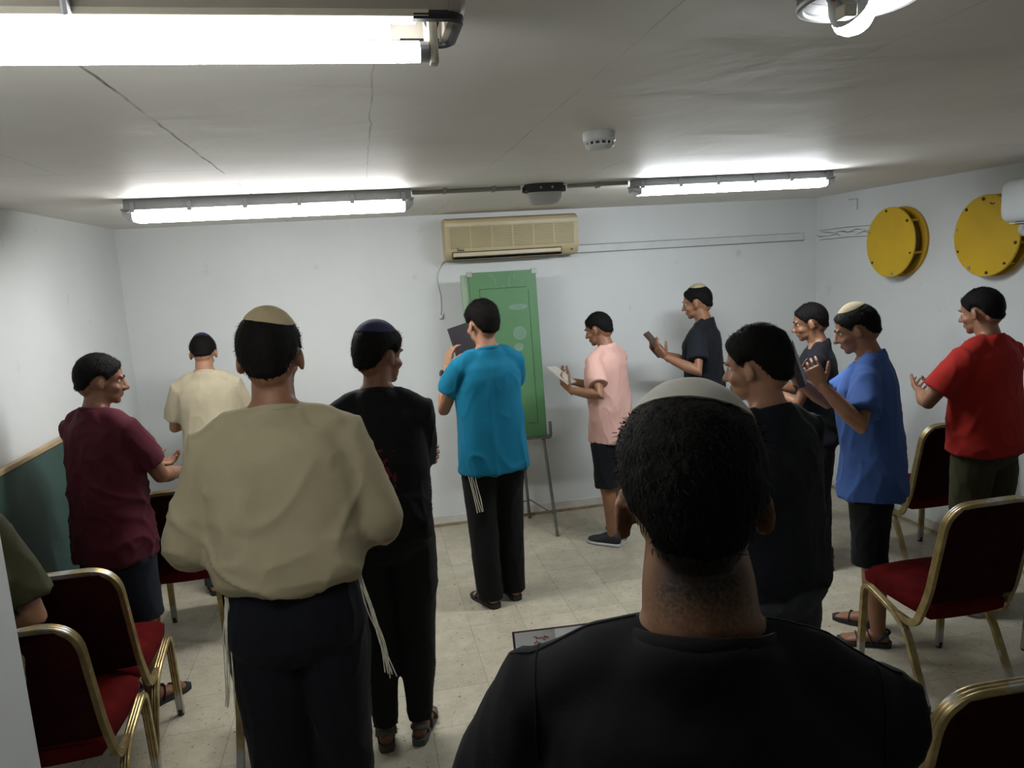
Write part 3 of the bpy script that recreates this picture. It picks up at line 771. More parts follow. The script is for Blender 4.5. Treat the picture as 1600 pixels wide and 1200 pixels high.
def hand(bm, w, d, nrm, side, curl=.5, thumb=.5):
    """palm, four jointed fingers of different length and a thumb off the palm's side"""
    f = V(d).normalized(); n = V(nrm); n = (n - f * n.dot(f)).normalized(); t = (f.cross(n) if side > 0 else n.cross(f)).normalized()
    loft(bm, [(w - f * .03, t * .025, n * .019), (w, t * .026, n * .018), (w + f * .03, t * .036, n * .0165), (w + f * .065, t * .041, n * .0145), (w + f * .088, t * .040, n * .012), (w + f * .094, t * .034, n * .008)], 18, p=2.6)
    for k, (o, L, r) in enumerate(((.0325, .070, .0083), (.0108, .079, .0086), (-.0112, .073, .0082), (-.0325, .057, .0074))):
        p = w + f * (.082 - .004 * (k == 3)) + t * o; a = 0; pts = [p - f * .02, p]; c = curl * (1 + .12 * (k - 1.5))
        sp = t * (o * .9)
        for q, (fr, bend) in enumerate(((.45, .8), (.30, 1.1), (.25, .7))):
            a += c * bend; p = p + (f * math.cos(a) + n * math.sin(a) + sp).normalized() * (L * fr); pts.append(p)
        tube(bm, pts, [r, r, r * .97, r * .9, r * .78], 10, round_ends=True)
    p = w + f * .02 + t * .022; dd = (t * .75 + f * .6 + n * (.15 + .5 * thumb)).normalized()
    p1 = p + dd * .036; d2_ = (dd + f * .5 + n * .35 * thumb).normalized(); p2 = p1 + d2_ * .030; p3 = p2 + (d2_ + n * .25 * thumb).normalized() * .024
    tube(bm, [p - dd * .008, p, p1, p2, p3], [.012, .014, .0112, .0100, .0082], 10, round_ends=True)

TORSO = [(.84, .10, .075, -.01), (.88, .150, .100, -.012), (.93, .168, .115, -.012), (1.03, .152, .102, 0), (1.12, .146, .098, .004), (1.24, .160, .108, .006), (1.33, .168, .110, 0), (1.40, .150, .092, -.012), (1.45, .105, .070, -.018), (1.49, .066, .058, -.018)]

def add_part(dst, me):
    dst.from_mesh(me); bpy.data.meshes.remove(me)

def wrinkle(me, amp, freq, seed, zlo=None, zhi=None):
    """cloth folds as real relief"""
    nv = len(me.vertices); co_ = [0.] * (nv * 3); no = [0.] * (nv * 3)
    me.vertices.foreach_get('co', co_); me.vertex_normals.foreach_get('vector', no)
    sd = V((seed * 3.7, seed * 1.3, seed * 2.1))
    for i in range(nv):
        x, y, z = co_[3 * i:3 * i + 3]
        p = V((x * freq[0], y * freq[1], z * freq[2])) + sd
        q = noise.noise_vector(p * .35) * 1.1
        r1 = 1 - abs(noise.noise(p * .75 + q * 1.3)) * 2; r2 = 1 - abs(noise.noise(p * 1.5 + q + V((7, 3, 1)))) * 2
        h = .9 * noise.noise(p + q) + 1.1 * max(0, r1) ** 4 + .6 * max(0, r2) ** 4 - .45
        a = amp
        if zlo is not None: a *= .5 + .5 * (1 - sstep((z - zlo) / (zhi - zlo)))
        h *= a
        for k in range(3): co_[3 * i + k] += no[3 * i + k] * h
    me.vertices.foreach_set('co', co_); me.update()

def person(label, pos, rz, H, skin, pose, shirt, legs, hair, arms, feet=None, shoes=None, build=1., vox=.0065, extras=None, seed=1, beard=None, group=None, neck=1., hairmat=None):
    k = H / 1.75
    Rz = Matrix.Rotation(-rz, 3, 'Z')
    def loc(w): return (Rz @ (V(w) - V((pos[0], pos[1], 0)))) / k       # world point -> body space
    def ldir(w): return Rz @ V(w)
    SC = Matrix.Diagonal((k, k, k, 1))
    P = pose
    bm = B()
    # trunk
    loft(bm, [P.ring((0, y, z), (w * build, 0, 0), (0, d * build, 0)) for z, w, d, y in TORSO], 28, p=2.3)
    for s in (-1, 1):
        tube(bm, [P.T((s * .02, -.03, 1.515)), P.T((s * .075, -.025, 1.463)), P.T((s * .14 * build, -.015, 1.412))], [.030, .028, .036], 14, round_ends=True)
    # neck and head
    tube(bm, [P.T((0, -.025, 1.43)), P.T((0, -.018, 1.50)), P.head((0, -.010, 1.545)), P.head((0, -.006, 1.61))], [(.060 * neck, .060 * neck), (.0575 * neck, .0575 * neck), .0555 * neck, .052], 20, round_ends=True)
    n0 = len(bm.verts)
    for c, r in (((0, -.018, 1.655), (.074, .094, .092)), ((0, .03, 1.662), (.064, .056, .066)), ((0, .040, 1.605), (.057, .052, .058)), ((0, .036, 1.568), (.050, .052, .040)), ((0, .070, 1.543), (.024, .020, .017)),
                 ((.036, .062, 1.603), (.023, .021, .020)), ((-.036, .062, 1.603), (.023, .021, .020)), ((.028, .080, 1.657), (.024, .011, .008)), ((-.028, .080, 1.657), (.024, .011, .008)),
                 ((0, .090, 1.5775), (.021, .010, .0055)), ((0, .088, 1.567), (.018, .010, .006)), ((0, -.055, 1.60), (.055, .045, .05)), ((.010, .100, 1.602), (.0085, .011, .0075)), ((-.010, .100, 1.602), (.0085, .011, .0075))):
        ell(bm, c, r)
    tube(bm, [(0, .084, 1.652), (0, .098, 1.625), (0, .110, 1.606)], [.008, .0095, .0125], 12, round_ends=True)
    for s in (-1, 1):
        ell(bm, (s * .079, -.006, 1.620), (.0075, .020, .031), Matrix.Rotation(s * .45, 3, 'Z') @ Matrix.Rotation(-.18, 3, 'X'))
        ell(bm, (s * .077, .002, 1.600), (.006, .010, .010))
    bm.verts.ensure_lookup_table()
    for v in list(bm.verts)[n0:]: v.co = P.head(v.co)
    # arms
    joints = []
    L1, L2 = .285, .255
    for s, a in zip((-1, 1), arms):
        sh = P.T((s * .176 * build, -.012, 1.398))
        wr = loc(a['w']) if 'w' in a else V(a['l'])
        el, wr = ik(sh, wr, L1, L2, ldir(a['pole']) if a.get('pw') else a['pole'])
        joints.append((sh, el, wr, a))
        inn = P.T((s * .10 * build, -.012, 1.40))
        tube(bm, [inn, sh, sh + (el - sh) * .45, el, el + (wr - el) * .3, el + (wr - el) * .7, wr], [.046, .047 * build, .045 * build, .038, .0405, .032, (.026, .022)], 16, round_ends=True)
    # legs
    feet = feet or ((-.10, 0, 8), (.10, 0, -8))
    lj = []
    for s, (fx, fy, fa) in zip((-1, 1), feet):
        hip = V((s * .088, -.005, .90)); an = V((fx, fy - .03, .085)); kn = (hip * .48 + an * .52) + V((s * .004, .022, 0))
        ca = kn + (an - kn) * .32 + V((0, -.016, 0)); th = hip + (kn - hip) * .4
        tube(bm, [hip, th, kn, ca, an, an + V((0, 0, -.03))], [.084, .078, .054, .054, .036, .036], 16, round_ends=True)
        fm = Matrix.Translation((an.x, an.y, 0)) @ Matrix.Rotation(math.radians(fa), 4, 'Z')
        n0 = len(bm.verts)
        loft(bm, [((0, -.052, .045), (.018, 0, 0), (0, 0, .022)), ((0, -.035, .045), (.029, 0, 0), (0, 0, .034)), ((0, .0, .05), (.033, 0, 0), (0, 0, .040)), ((0, .05, .044), (.036, 0, 0), (0, 0, .033)), ((0, .11, .033), (.043, 0, 0), (0, 0, .020)), ((0, .145, .028), (.040, 0, 0), (0, 0, .014)), ((0, .155, .026), (.030, 0, 0), (0, 0, .009))], 18)
        for q, (tx, ty, r) in enumerate(((-.028, .172, .012), (-.008, .176, .009), (.008, .170, .0085), (.021, .162, .008), (.033, .152, .0075))):
            x = tx * (1 if s > 0 else -1) if True else tx
            tube(bm, [(x, ty - .035, .027), (x, ty - .008, .025)], [r, r * .95], 10, round_ends=True)
        bm.verts.ensure_lookup_table()
        for v in list(bm.verts)[n0:]: v.co = fm @ v.co
        lj.append((hip, kn, an, fm, fa))
    me = merged(bm, vox, 3)
    bvh = BVHTree.FromPolygons([v.co.copy() for v in me.vertices], [tuple(p.vertices) for p in me.polygons])
    # hands and eyes close to the finished surface
    bm = B(); add_part(bm, me)
    for s, (sh, el, wr, a) in zip((-1, 1), joints):
        hb = B(); d = ldir(a['hd']) if 'hd' in a else (wr - el)
        hand(hb, wr, d, ldir(a['hn']) if 'hn' in a else V((-s, 0, 0)), s, a.get('curl', .45), a.get('thumb', .5))
        add_part(bm, merged(hb, .0036, 2))
    nf = len(bm.faces)
    for s in (-1, 1):
        ell(bm, P.head((s * .031, .0660, 1.640)), (.0118,) * 3, n=12); 
    nf2 = len(bm.faces)
    for s in (-1, 1): ell(bm, P.head((s * .031, .0742, 1.640)), (.0056,) * 3, n=10)
    bm.faces.ensure_lookup_table()
    for i in range(nf, nf2): bm.faces[i].material_index = 1
    for i in range(nf2, len(bm.faces)): bm.faces[i].material_index = 2
    lc = P.head((0, .098, 1.572))
    for f in bm.faces:
        if f.material_index == 0 and (f.calc_center_median() - lc).length < .021 and abs((P.HM.inverted() @ (f.calc_center_median() - lc)).z) < .0085: f.material_index = 3
    me = bpy.data.meshes.new('person'); bm.to_mesh(me); bm.free(); me.transform(SC); smooth_mesh(me)
    body = link('person', me, [skin, EYEW, IRIS, LIP])
    body.location = (pos[0], pos[1], pos[2] if len(pos) > 2 else 0); body.rotation_euler = (0, 0, rz); tag(body, label, 'person', group)

    def garment(name, bm, m, vx=.010, sm=4, wr_=(.004, (9, 9, 5)), zl=None, sd=0, tuck=None):
        me = merged(bm, vx, sm)
        if tuck is not None:
            for v in me.vertices:
                f = 1 - .13 * sstep((v.co.z - tuck - .01) / .04)
                v.co.x *= f; v.co.y = -.008 + (v.co.y + .008) * f
        if wr_[0]: wrinkle(me, wr_[0] * 1.5, wr_[1], seed + sd, *(zl or (None, None)))
        me.transform(SC); me.name = name; smooth_mesh(me)
        return link(name, me, m, body)

    # ---- shirt
    if shirt:
        lo = shirt.get('loose', .018); hz = shirt['hem'] / k; fl = shirt.get('flare', 1.)
        st = shirt.get('table') or [
            (hz, .176 * fl + lo, .124 * fl + lo, -.008), (hz + .05, .174 * fl + lo, .122 * fl + lo, -.008), (1.02, .166 + lo, .116 + lo, -.004), (1.14, .164 + lo, .112 + lo, 0), (1.25, .170 + lo * .9, .116 + lo * .9, .004),
            (1.34, .176 + lo * .6, .116 + lo * .7, 0), (1.40, .158 + lo * .5, .098 + lo * .6, -.010), (1.448, .112 + lo * .4, .074 + lo * .5, -.016)]
        bm = B()
        rr = [P.ring((0, y, z), (w * build, 0, 0), (0, d * build, 0)) for z, w, d, y in st]
        rr.append(P.ring((0, -.022, 1.478), (.080 * neck, 0, 0), (0, .076 * neck, -.018))); rr.append(P.ring((0, -.023, 1.492), (.071 * neck, 0, 0), (0, .068 * neck, -.020)))
        loft(bm, rr, 32, p=2.25)
        for s in (-1, 1):
            tube(bm, [P.T((s * .055, -.026, 1.474)), P.T((s * .10, -.022, 1.452)), P.T((s * .158 * build, -.013, 1.408))], [.040, .045 + lo * .3, .048 + lo * .3], 14, round_ends=True)
        for s, (sh, el, wr, a) in zip((-1, 1), joints):
            inn = P.T((s * .11 * build, -.012, 1.385)); sl = shirt.get('sleeve', .66)
            r = (.060 + lo * .55) * build
            if sl <= 1:
                e = sh + (el - sh) * sl; pts = [inn, sh, sh + (el - sh) * sl * .55, e]; rad = [.060, max(r * .86, .060 * build), r * .98, r * shirt.get('cuff', 1.03)]
            else:
                e = el + (wr - el) * (sl - 1); puff = shirt.get('puff', 1.)
                pts = fillet([sh, el, e], .07, 5); pts = [inn] + pts; r *= shirt.get('sr', 1.); rad = [.062] + [r * (1 - .10 * max(0, 1 - i / 2)) * (1 - .28 * i / (len(pts) - 2)) * (1 + (puff - 1) * math.sin(PI * min(1, i / (len(pts) - 2)))) for i in range(len(pts) - 1)]
            tube(bm, pts, rad, 18)
        so = garment('shirt', bm, shirt['mat'], .009 if vox < .006 else .010, 4, shirt.get('wr', (.005, (8, 8, 4.5))), (hz, 1.45) if not shirt.get('even') else None)
        if shirt.get('collar', 1):
            bm = B(); c, u, v = P.ring((0, -.023, 1.487), (.0685 * neck, 0, 0), (0, .0665 * neck, -.020)); up = (P.T((0, -.016, 1.50)) - c).normalized()
            tube(bm, [c + u * math.cos(2 * PI * i / 40) + v * math.sin(2 * PI * i / 40) for i in range(40)], (.0045, .0105), 10, closed=True)
            bmesh.ops.transform(bm, matrix=SC, verts=bm.verts); bm_obj('collar', bm, shirt.get('cmat', shirt['mat']), so)
    # ---- trousers or shorts
    if legs:
        hem = legs['hem'] / k; lo = legs.get('loose', .014)
        bm = B(); wz = legs.get('waist', 1.04 * k) / k
        loft(bm, [((0, -.008, .80), (.12, 0, 0), (0, .085, 0)), ((0, -.012, .835), (.160 * build, 0, 0), (0, .108, 0)), ((0, -.012, .88), (.166 * build + lo * .7, 0, 0), (0, .113 * build + lo, 0)), ((0, -.012, .94), (.168 * build + lo * .6, 0, 0), (0, .116 * build + lo * .8, 0)), ((0, -.002, wz), (.152 * build + .006, 0, 0), (0, .103 * build + .006, 0))], 28, p=2.4)
        for s, (hip, kn, an, fm, fa) in zip((-1, 1), lj):
            def at(z):
                if z > kn.z: q = (hip.z - z) / (hip.z - kn.z); return hip + (kn - hip) * q
                q = (kn.z - z) / (kn.z - an.z); return kn + (an - kn) * q
            zs = [.90, .78, .64]; rs = [.088 + lo * .6, .084 + lo, .074 + lo]
            if hem < .55:
                zs += [.49]; rs += [.064 + lo * legs.get('knee', 1.)]
            if hem < .40: zs += [.33]; rs += [.060 + lo * legs.get('calf', 1.)]
            hr = legs.get('hemr', .050) + lo
            zs = [z for z in zs if z > hem + .03] + [hem]; rs = rs[:len(zs) - 1] + [hr if hem < .4 else rs[min(len(rs) - 1, len(zs) - 1)] * 1.04]
            pts = [at(z) for z in zs]
            if hem < .15: pts[-1] = V((an.x, an.y + .008, hem))
            tube(bm, pts, rs, 18)
        garment('trousers' if hem < .25 else 'shorts', bm, legs['mat'], .010, 4, legs.get('wr', (.0036, (9, 9, 4))), None, 5, shirt['hem'] / k if shirt else None)
    # ---- footwear
    if shoes:
        for (hip, kn, an, fm, fa), s in zip(lj, (-1, 1)):
            bm = B(); M4 = SC @ fm
            if shoes['kind'] == 'sandal':
                out = [(0, -.066), (.026, -.058), (.034, -.03), (.034, .03), (.044, .10), (.045, .145), (.034, .180), (.005, .196), (-.030, .186), (-.042, .15), (-.042, .10), (-.033, .03), (-.034, -.03), (-.026, -.058)]
                a_ = [bm.verts.new((x * s, y, 0)) for x, y in out]; b_ = [bm.verts.new((x * s * 1.03, y * 1.01, .021 if y > .05 else .027)) for x, y in out]
                n_ = len(out)
                for i in range(n_): bm.faces.new((a_[i], a_[(i + 1) % n_], b_[(i + 1) % n_], b_[i]))
                bm.faces.new(a_); bm.faces.new(b_)
                bmesh.ops.transform(bm, matrix=M4, verts=bm.verts); sd = bm_obj('sandal', bm, shoes['mat'], body)
                bm = B()
                def strap(pts, w=.010): tube(bm, fillet(pts, .02, 4), (w, .0035), 8)
                strap([(-.043, .10, .02), (-.036, .10, .048), (.01, .105, .060), (.042, .10, .038), (.045, .10, .02)])
                strap([(-.036, .03, .02), (-.030, .045, .07), (.01, .055, .086), (.036, .04, .06), (.036, .03, .02)])
                tube(bm, fillet([(-.034, .01, .03), (-.036, -.03, .075), (0, -.064, .085), (.036, -.03, .075), (.034, .01, .03)], .03, 5), (.004, .009), 8)
                bmesh.ops.transform(bm, matrix=M4, verts=bm.verts); bm_obj('strap', bm, shoes.get('smat', shoes['mat']), sd)
            else:
                loft(bm, [((0, -.064, .05), (.020, 0, 0), (0, 0, .028)), ((0, -.05, .055), (.033, 0, 0), (0, 0, .045)), ((0, 0, .06), (.039, 0, 0), (0, 0, .053)), ((0, .05, .054), (.042, 0, 0), (0, 0, .046)), ((0, .11, .040), (.049, 0, 0), (0, 0, .030)), ((0, .165, .034), (.044, 0, 0), (0, 0, .022)), ((0, .195, .030), (.024, 0, 0), (0, 0, .012))], 20)
                bmesh.ops.transform(bm, matrix=M4, verts=bm.verts); sd = bm_obj('shoe', bm, shoes['mat'], body)
                bm = B()
                loft(bm, [((0, -.068, .012), (.024, 0, 0), (0, 0, .013)), ((0, -.05, .013), (.037, 0, 0), (0, 0, .013)), ((0, .05, .012), (.044, 0, 0), (0, 0, .012)), ((0, .12, .012), (.052, 0, 0), (0, 0, .012)), ((0, .175, .014), (.044, 0, 0), (0, 0, .011)), ((0, .202, .017), (.022, 0, 0), (0, 0, .008))], 20, p=4)
                bmesh.ops.transform(bm, matrix=M4, verts=bm.verts); bm_obj('sole', bm, shoes['smat'], sd)
    # ---- hair: a shell grown from the real scalp surface
    hm = hairmat or HAIRK
    C0 = V((0, -.012, 1.642))
    def scalp(d):
        o_ = P.head(C0 + d * .2); e_ = P.head(C0)
        h = bvh.ray_cast(o_, (e_ - o_).normalized(), .3)
        return h[0] if h[0] is not None else P.head(C0 + d * .09)
    LIM = hair.get('lim') or [(-90, -.72), (-50, -.64), (-32, -.42), (-19, -.05), (-9, .15), (8, .19), (15, .10), (21, -.12), (30, -.04), (40, .2), (60, .44), (90, .52)]
    def zmin(az):
        for (a0, z0), (a1, z1) in zip(LIM, LIM[1:]):
            if az <= a1: q = (az - a0) / (a1 - a0); return z0 + (z1 - z0) * max(0, q)
        return LIM[-1][1]
    mm = {}; bm = B(); NU, NV = 72, 44; grid = {}; th = hair.get('t', .014); fade = hair.get('fade', .22)
    for j in range(NV + 1):
        ph = PI * j / NV
        for i in range(NU):
            a = 2 * PI * i / NU; d = V((math.sin(ph) * math.cos(a), math.sin(ph) * math.sin(a), math.cos(ph)))
            az = math.degrees(math.atan2(d.y, abs(d.x))); m_ = d.z - zmin(az) + .03 * noise.noise(d * 9 + V((seed, 0, 0))) + .035 * noise.noise(d * 26 + V((seed, 0, 0)))
            if m_ < -.06: continue
            mm[i, j] = m_
            f = sstep(m_ / fade)
            p = scalp(d); o_ = (p - P.head(C0)).normalized()
            tt = -.0015 + (th + hair.get('top', 0) * sstep((d.z - .2) / .6)) * f * (1 + .14 * noise.noise(d * 7 + V((0, seed, 0))) + .10 * noise.noise(d * 19 + V((seed, 3, 0))))
            grid[i, j] = bm.verts.new(p + o_ * tt)
            if j in (0, NV): 
                for q in range(NU): grid[q, j] = grid[i, j]
                break
    for j in range(NV):
        for i in range(NU):
            q = [grid.get(x) for x in ((i, j), ((i + 1) % NU, j), ((i + 1) % NU, j + 1), (i, j + 1))]
            if None in q: continue
            q = list(dict.fromkeys(q))
            if len(q) > 2:
                try: bm.faces.new(q)
                except ValueError: pass
    # loose strands lying over the shell
    capd = V(hair['cap'][1]) if hair.get('cap') else None
    rs = random.Random(seed); cc = P.head(C0); ax = (P.head(C0 + V((0, 0, 1))) - cc).normalized(); bk = (P.head(C0 + V((0, -1, 0))) - cc).normalized()
    for (i, j), v_ in list(grid.items()):
        if j < 2 or not v_.link_faces or mm.get((i, j), 0) < .03: continue
        if hair.get('cap') and capd.angle(V((math.sin(PI * j / NV) * math.cos(2 * PI * i / NU), math.sin(PI * j / NV) * math.sin(2 * PI * i / NU), math.cos(PI * j / NV)))) < math.radians(hair['cap'][2] + 3): continue
        for _ in range(hair.get('strands', 1)):
            p = v_.co + V((rs.uniform(-1, 1), rs.uniform(-1, 1), rs.uniform(-1, 1))) * .003
            nn = (p - cc).normalized(); fl_ = (-ax * .8 + bk * .45 + V((rs.uniform(-1, 1), rs.uniform(-1, 1), rs.uniform(-1, 1))) * .55); fl_ = (fl_ - nn * fl_.dot(nn)).normalized()
            L = rs.uniform(.5, 1.) * (.005 + th * .55); sd_ = nn.cross(fl_) * .0009
            q0 = p - nn * .001; q1 = p + fl_ * L * .6 + nn * L * .30; q2 = p + fl_ * L + nn * L * rs.uniform(.2, .45)
            w0, w1, w2, w3, w4 = (bm.verts.new(x) for x in (q0 - sd_, q0 + sd_, q1 + sd_ * .7, q1 - sd_ * .7, q2))
            bm.faces.new((w0, w1, w2, w3)); bm.faces.new((w3, w2, w4))
    for s in (-1, 1):     # brows
        tube(bm, [P.head((s * .014, .090, 1.656)), P.head((s * .028, .092, 1.661)), P.head((s * .045, .078, 1.657))], [.0035, .004, .002], 6)
    if beard:
        C1 = V((0, .03, 1.585)); gb = {}
        for j in range(26):
            ph = PI * (.38 + .62 * j / 25)
            for i in range(41):
                a = -.55 + (PI + 1.1) * i / 40; d = V((math.sin(ph) * math.cos(a), math.sin(ph) * math.sin(a), math.cos(ph)))
                o_ = P.head(C1 + d * .2); e_ = P.head(C1); h = bvh.ray_cast(o_, (e_ - o_).normalized(), .3)
                if h[0] is None: continue
                edge = min(1, i / 5, (40 - i) / 5, j / 5); mouth = 1 if not (abs(a - PI / 2) < .35 and -.35 < d.z < .15) else 0
                gb[i, j] = bm.verts.new(h[0] + (h[0] - e_).normalized() * (-.002 + beard * sstep(edge) * mouth * (1 + .3 * noise.noise(d * 15))))
        for j in range(25):
            for i in range(40):
                q = [gb.get(x) for x in ((i, j), (i + 1, j), (i + 1, j + 1), (i, j + 1))]
                if None not in q: bm.faces.new(q)
    bmesh.ops.remove_doubles(bm, verts=bm.verts, dist=1e-6)
    bmesh.ops.transform(bm, matrix=SC, verts=bm.verts)
    bm_obj('hair', bm, hm, body, sharp=180)
    if hair.get('cap'):
        cm, cd, ang = hair['cap']; cd = V(cd).normalized(); u, w = frame_for(cd); ang = math.radians(ang)
        bm = B(); rows = []
        for j in range(11):
            q = ang * j / 10; row = []
            for i in range(36):
                a = 2 * PI * i / 36; d = cd * math.cos(q) + (u * math.cos(a) + w * math.sin(a)) * math.sin(q)
                p = scalp(d); o_ = (p - P.head(C0)).normalized(); row.append(bm.verts.new(p + o_ * (th + hair.get('top', 0) * sstep((d.z - .2) / .6) + .001 + .007 * math.cos(PI * j / 20))))
                if j == 0: break
            rows.append(row)
        for i in range(36): bm.faces.new((rows[0][0], rows[1][i], rows[1][(i + 1) % 36]))
        for j in range(1, 10):
            for i in range(36): bm.faces.new((rows[j][i], rows[j + 1][i], rows[j + 1][(i + 1) % 36], rows[j][(i + 1) % 36]))
        bmesh.ops.recalc_face_normals(bm, faces=bm.faces)
        bmesh.ops.solidify(bm, geom=list(bm.faces), thickness=.0035)
        bmesh.ops.transform(bm, matrix=SC, verts=bm.verts); bm_obj('skullcap', bm, cm, body, sharp=70)
    info = dict(body=body, joints=[tuple(q * k for q in j[:3]) for j in joints], k=k, P=P, SC=SC,
                world=lambda p: V((pos[0], pos[1], 0)) + Matrix.Rotation(rz, 3, 'Z') @ (V(p) * k))
    return info

def seams(info, m):
    """raised stitch lines along the shoulders and round the armholes of a shirt"""
    so = [c for c in info['body'].children if c.name.startswith('shirt')][0]; me = so.data; k = info['k']; P = info['P']
    bvh = BVHTree.FromPolygons([v.co.copy() for v in me.vertices], [tuple(p.vertices) for p in me.polygons])
    for s in (-1, 1):
        pts = []
        for i in range(15):
            q = i / 14; o_ = P.T((s * (.070 + .125 * q), -.020 + .012 * q, 1.44 - .045 * q)) * k; h = bvh.ray_cast(o_ + V((s * .10 * q, 0, .3)), V((-s * .33 * q, 0, -1)).normalized(), .4)
            if h[0] is not None: pts.append(h[0] + h[1] * .0005)
        if len(pts) > 3:
            bm = B(); tube(bm, pts, .0016, 6); bm_obj('seam', bm, m, so)
        c = P.T((s * .165, -.012, 1.385)) * k; pts = []
        for i in range(26):
            a = -1.9 + 3.8 * i / 25; d = V((s * .25, math.sin(a), math.cos(a))).normalized(); h = bvh.ray_cast(c + d * .3, -d, .3)
            if h[0] is not None: pts.append(h[0] + h[1] * .0004)
        if len(pts) > 3:
            bm = B(); tube(bm, pts, .0015, 6); bm_obj('seam', bm, m, so)

def fringe(info, starts, ends, m, n=8, seed=1, r=.0016, spread=.012):
    """a tassel of knotted white cords hanging from the waist, world points"""
    rnd = random.Random(seed); body = info['body']; inv = body.matrix_basis.inverted()
    bm = B()
    for i in range(n):
        q = i / max(1, n - 1); a = V(starts[0]).lerp(V(starts[1]), q); b_ = V(ends[0]).lerp(V(ends[1]), q)
        j = lambda s_: V((rnd.uniform(-s_, s_), rnd.uniform(-s_, s_), rnd.uniform(-s_, s_)))
        pts = [a, a.lerp(b_, .12) + j(.004), a.lerp(b_, .35) + j(spread * .6), a.lerp(b_, .7) + j(spread * .7), b_ + j(spread)]
        tube(bm, [inv @ p for p in fillet(pts, .05, 4)], r, 6)
    bm_obj('fringe', bm, m, body)

FRINGE = mat('off white cotton cord', (.62, .58, .47), .8, var=.15, scale=60)
SANDB = mat('black sandal', (.012, .012, .014), .6); SANDG = mat('grey rubber sole', (.06, .062, .062), .7); SANDN = mat('dark blue strap', (.016, .022, .035), .7)
SOLEW = mat('white sole', (.5, .5, .5), .5); SHOEN = mat('dark navy shoe', (.012, .014, .022), .6)
LIGHTCAP = cloth('light knitted cap', (.42, .41, .37)); TANCAP = cloth('tan knitted cap', (.40, .33, .20)); NAVYCAP = cloth('navy knitted cap', (.022, .024, .065)); KHAKICAP = cloth('beige cap', (.36, .30, .19))
BLACKT = cloth('black trousers', (.0042, .0044, .005)); CHARC = cloth('charcoal trousers', (.0085, .0092, .010)); NAVYT = cloth('navy trousers', (.0030, .0036, .0068))
DENIM = mat('grey denim', (.050, .058, .070), .85, var=.2, scale=10, bump=.3, bscale=500, spec=.2); DENIMD = mat('dark denim', (.014, .0175, .028), .85, var=.2, scale=10, bump=.3, bscale=500, spec=.2)
OLIVE = cloth('olive trousers', (.034, .031, .014)); OLIVET = cloth('olive green cotton', (.034, .034, .014)); DOL = cloth('dark olive trousers', (.013, .0125, .008))
BLK1 = cloth('faded black cotton', (.0066, .0070, .0082), .12); BLK2 = cloth('black cotton', (.0055, .006, .007)); BLK3 = cloth('blue black cotton', (.0075, .009, .0125))

# shirt with a dark red print across the back
def print_mat():
    m, n, l, b = new_mat('black cotton with red print')
    tc = n.new('ShaderNodeTexCoord'); P = tc.outputs['Object']; sp = n.new('ShaderNodeSeparateXYZ'); l.new(P, sp.inputs[0])
    bx = math_node(n, l, 'LESS_THAN', math_node(n, l, 'ABSOLUTE', math_node(n, l, 'ADD', sp.outputs[0], .03)), .085)
    bz = math_node(n, l, 'LESS_THAN', math_node(n, l, 'ABSOLUTE', math_node(n, l, 'SUBTRACT', sp.outputs[2], 1.20)), .085)
    by = math_node(n, l, 'LESS_THAN', sp.outputs[1], -.02)
    w = n.new('ShaderNodeTexNoise'); w.inputs['Scale'].default_value = 26; w.inputs['Detail'].default_value = 2; l.new(P, w.inputs['Vector'])
    g = math_node(n, l, 'GREATER_THAN', w.outputs[0], .54)
    k = math_node(n, l, 'MULTIPLY', math_node(n, l, 'MULTIPLY', bx, bz), math_node(n, l, 'MULTIPLY', by, g))
    mx = n.new('ShaderNodeMixRGB'); l.new(k, mx.inputs[0]); mx.inputs[1].default_value = (.0052, .0056, .0066, 1); mx.inputs[2].default_value = (.10, .010, .012, 1)
    l.new(mx.outputs[0], b.inputs['Base Color']); b.inputs['Roughness'].default_value = .85; b.inputs['Specular IOR Level'].default_value = .2
    return m

def book(name_label, mats, w, h, th, loc, rot, cat='book'):
    t = thing('book', name_label, cat, loc); t.rotation_euler = rot
    bm = B(); box(bm, (-w / 2, -th / 2, -h / 2), (w / 2, -th / 2 + .003, h / 2), .0012, 1); box(bm, (-w / 2, th / 2 - .003, -h / 2), (w / 2, th / 2, h / 2), .0012, 1); box(bm, (-w / 2 - .002, -th / 2, -h / 2), (-w / 2 + .002, th / 2, h / 2), .001, 1)
    bm_obj('cover', bm, mats[0], t)
    bm = B(); box(bm, (-w / 2 + .002, -th / 2 + .003, -h / 2 + .004), (w / 2 - .004, th / 2 - .003, h / 2 - .004)); bm_obj('pages', bm, mats[1], t)
    return t
PAPER = mat('book pages', (.62, .60, .52), .7, var=.05); BKDARK = mat('dark book cover', (.018, .012, .018), .5); BKBROWN = mat('brown book cover', (.07, .035, .02), .5)

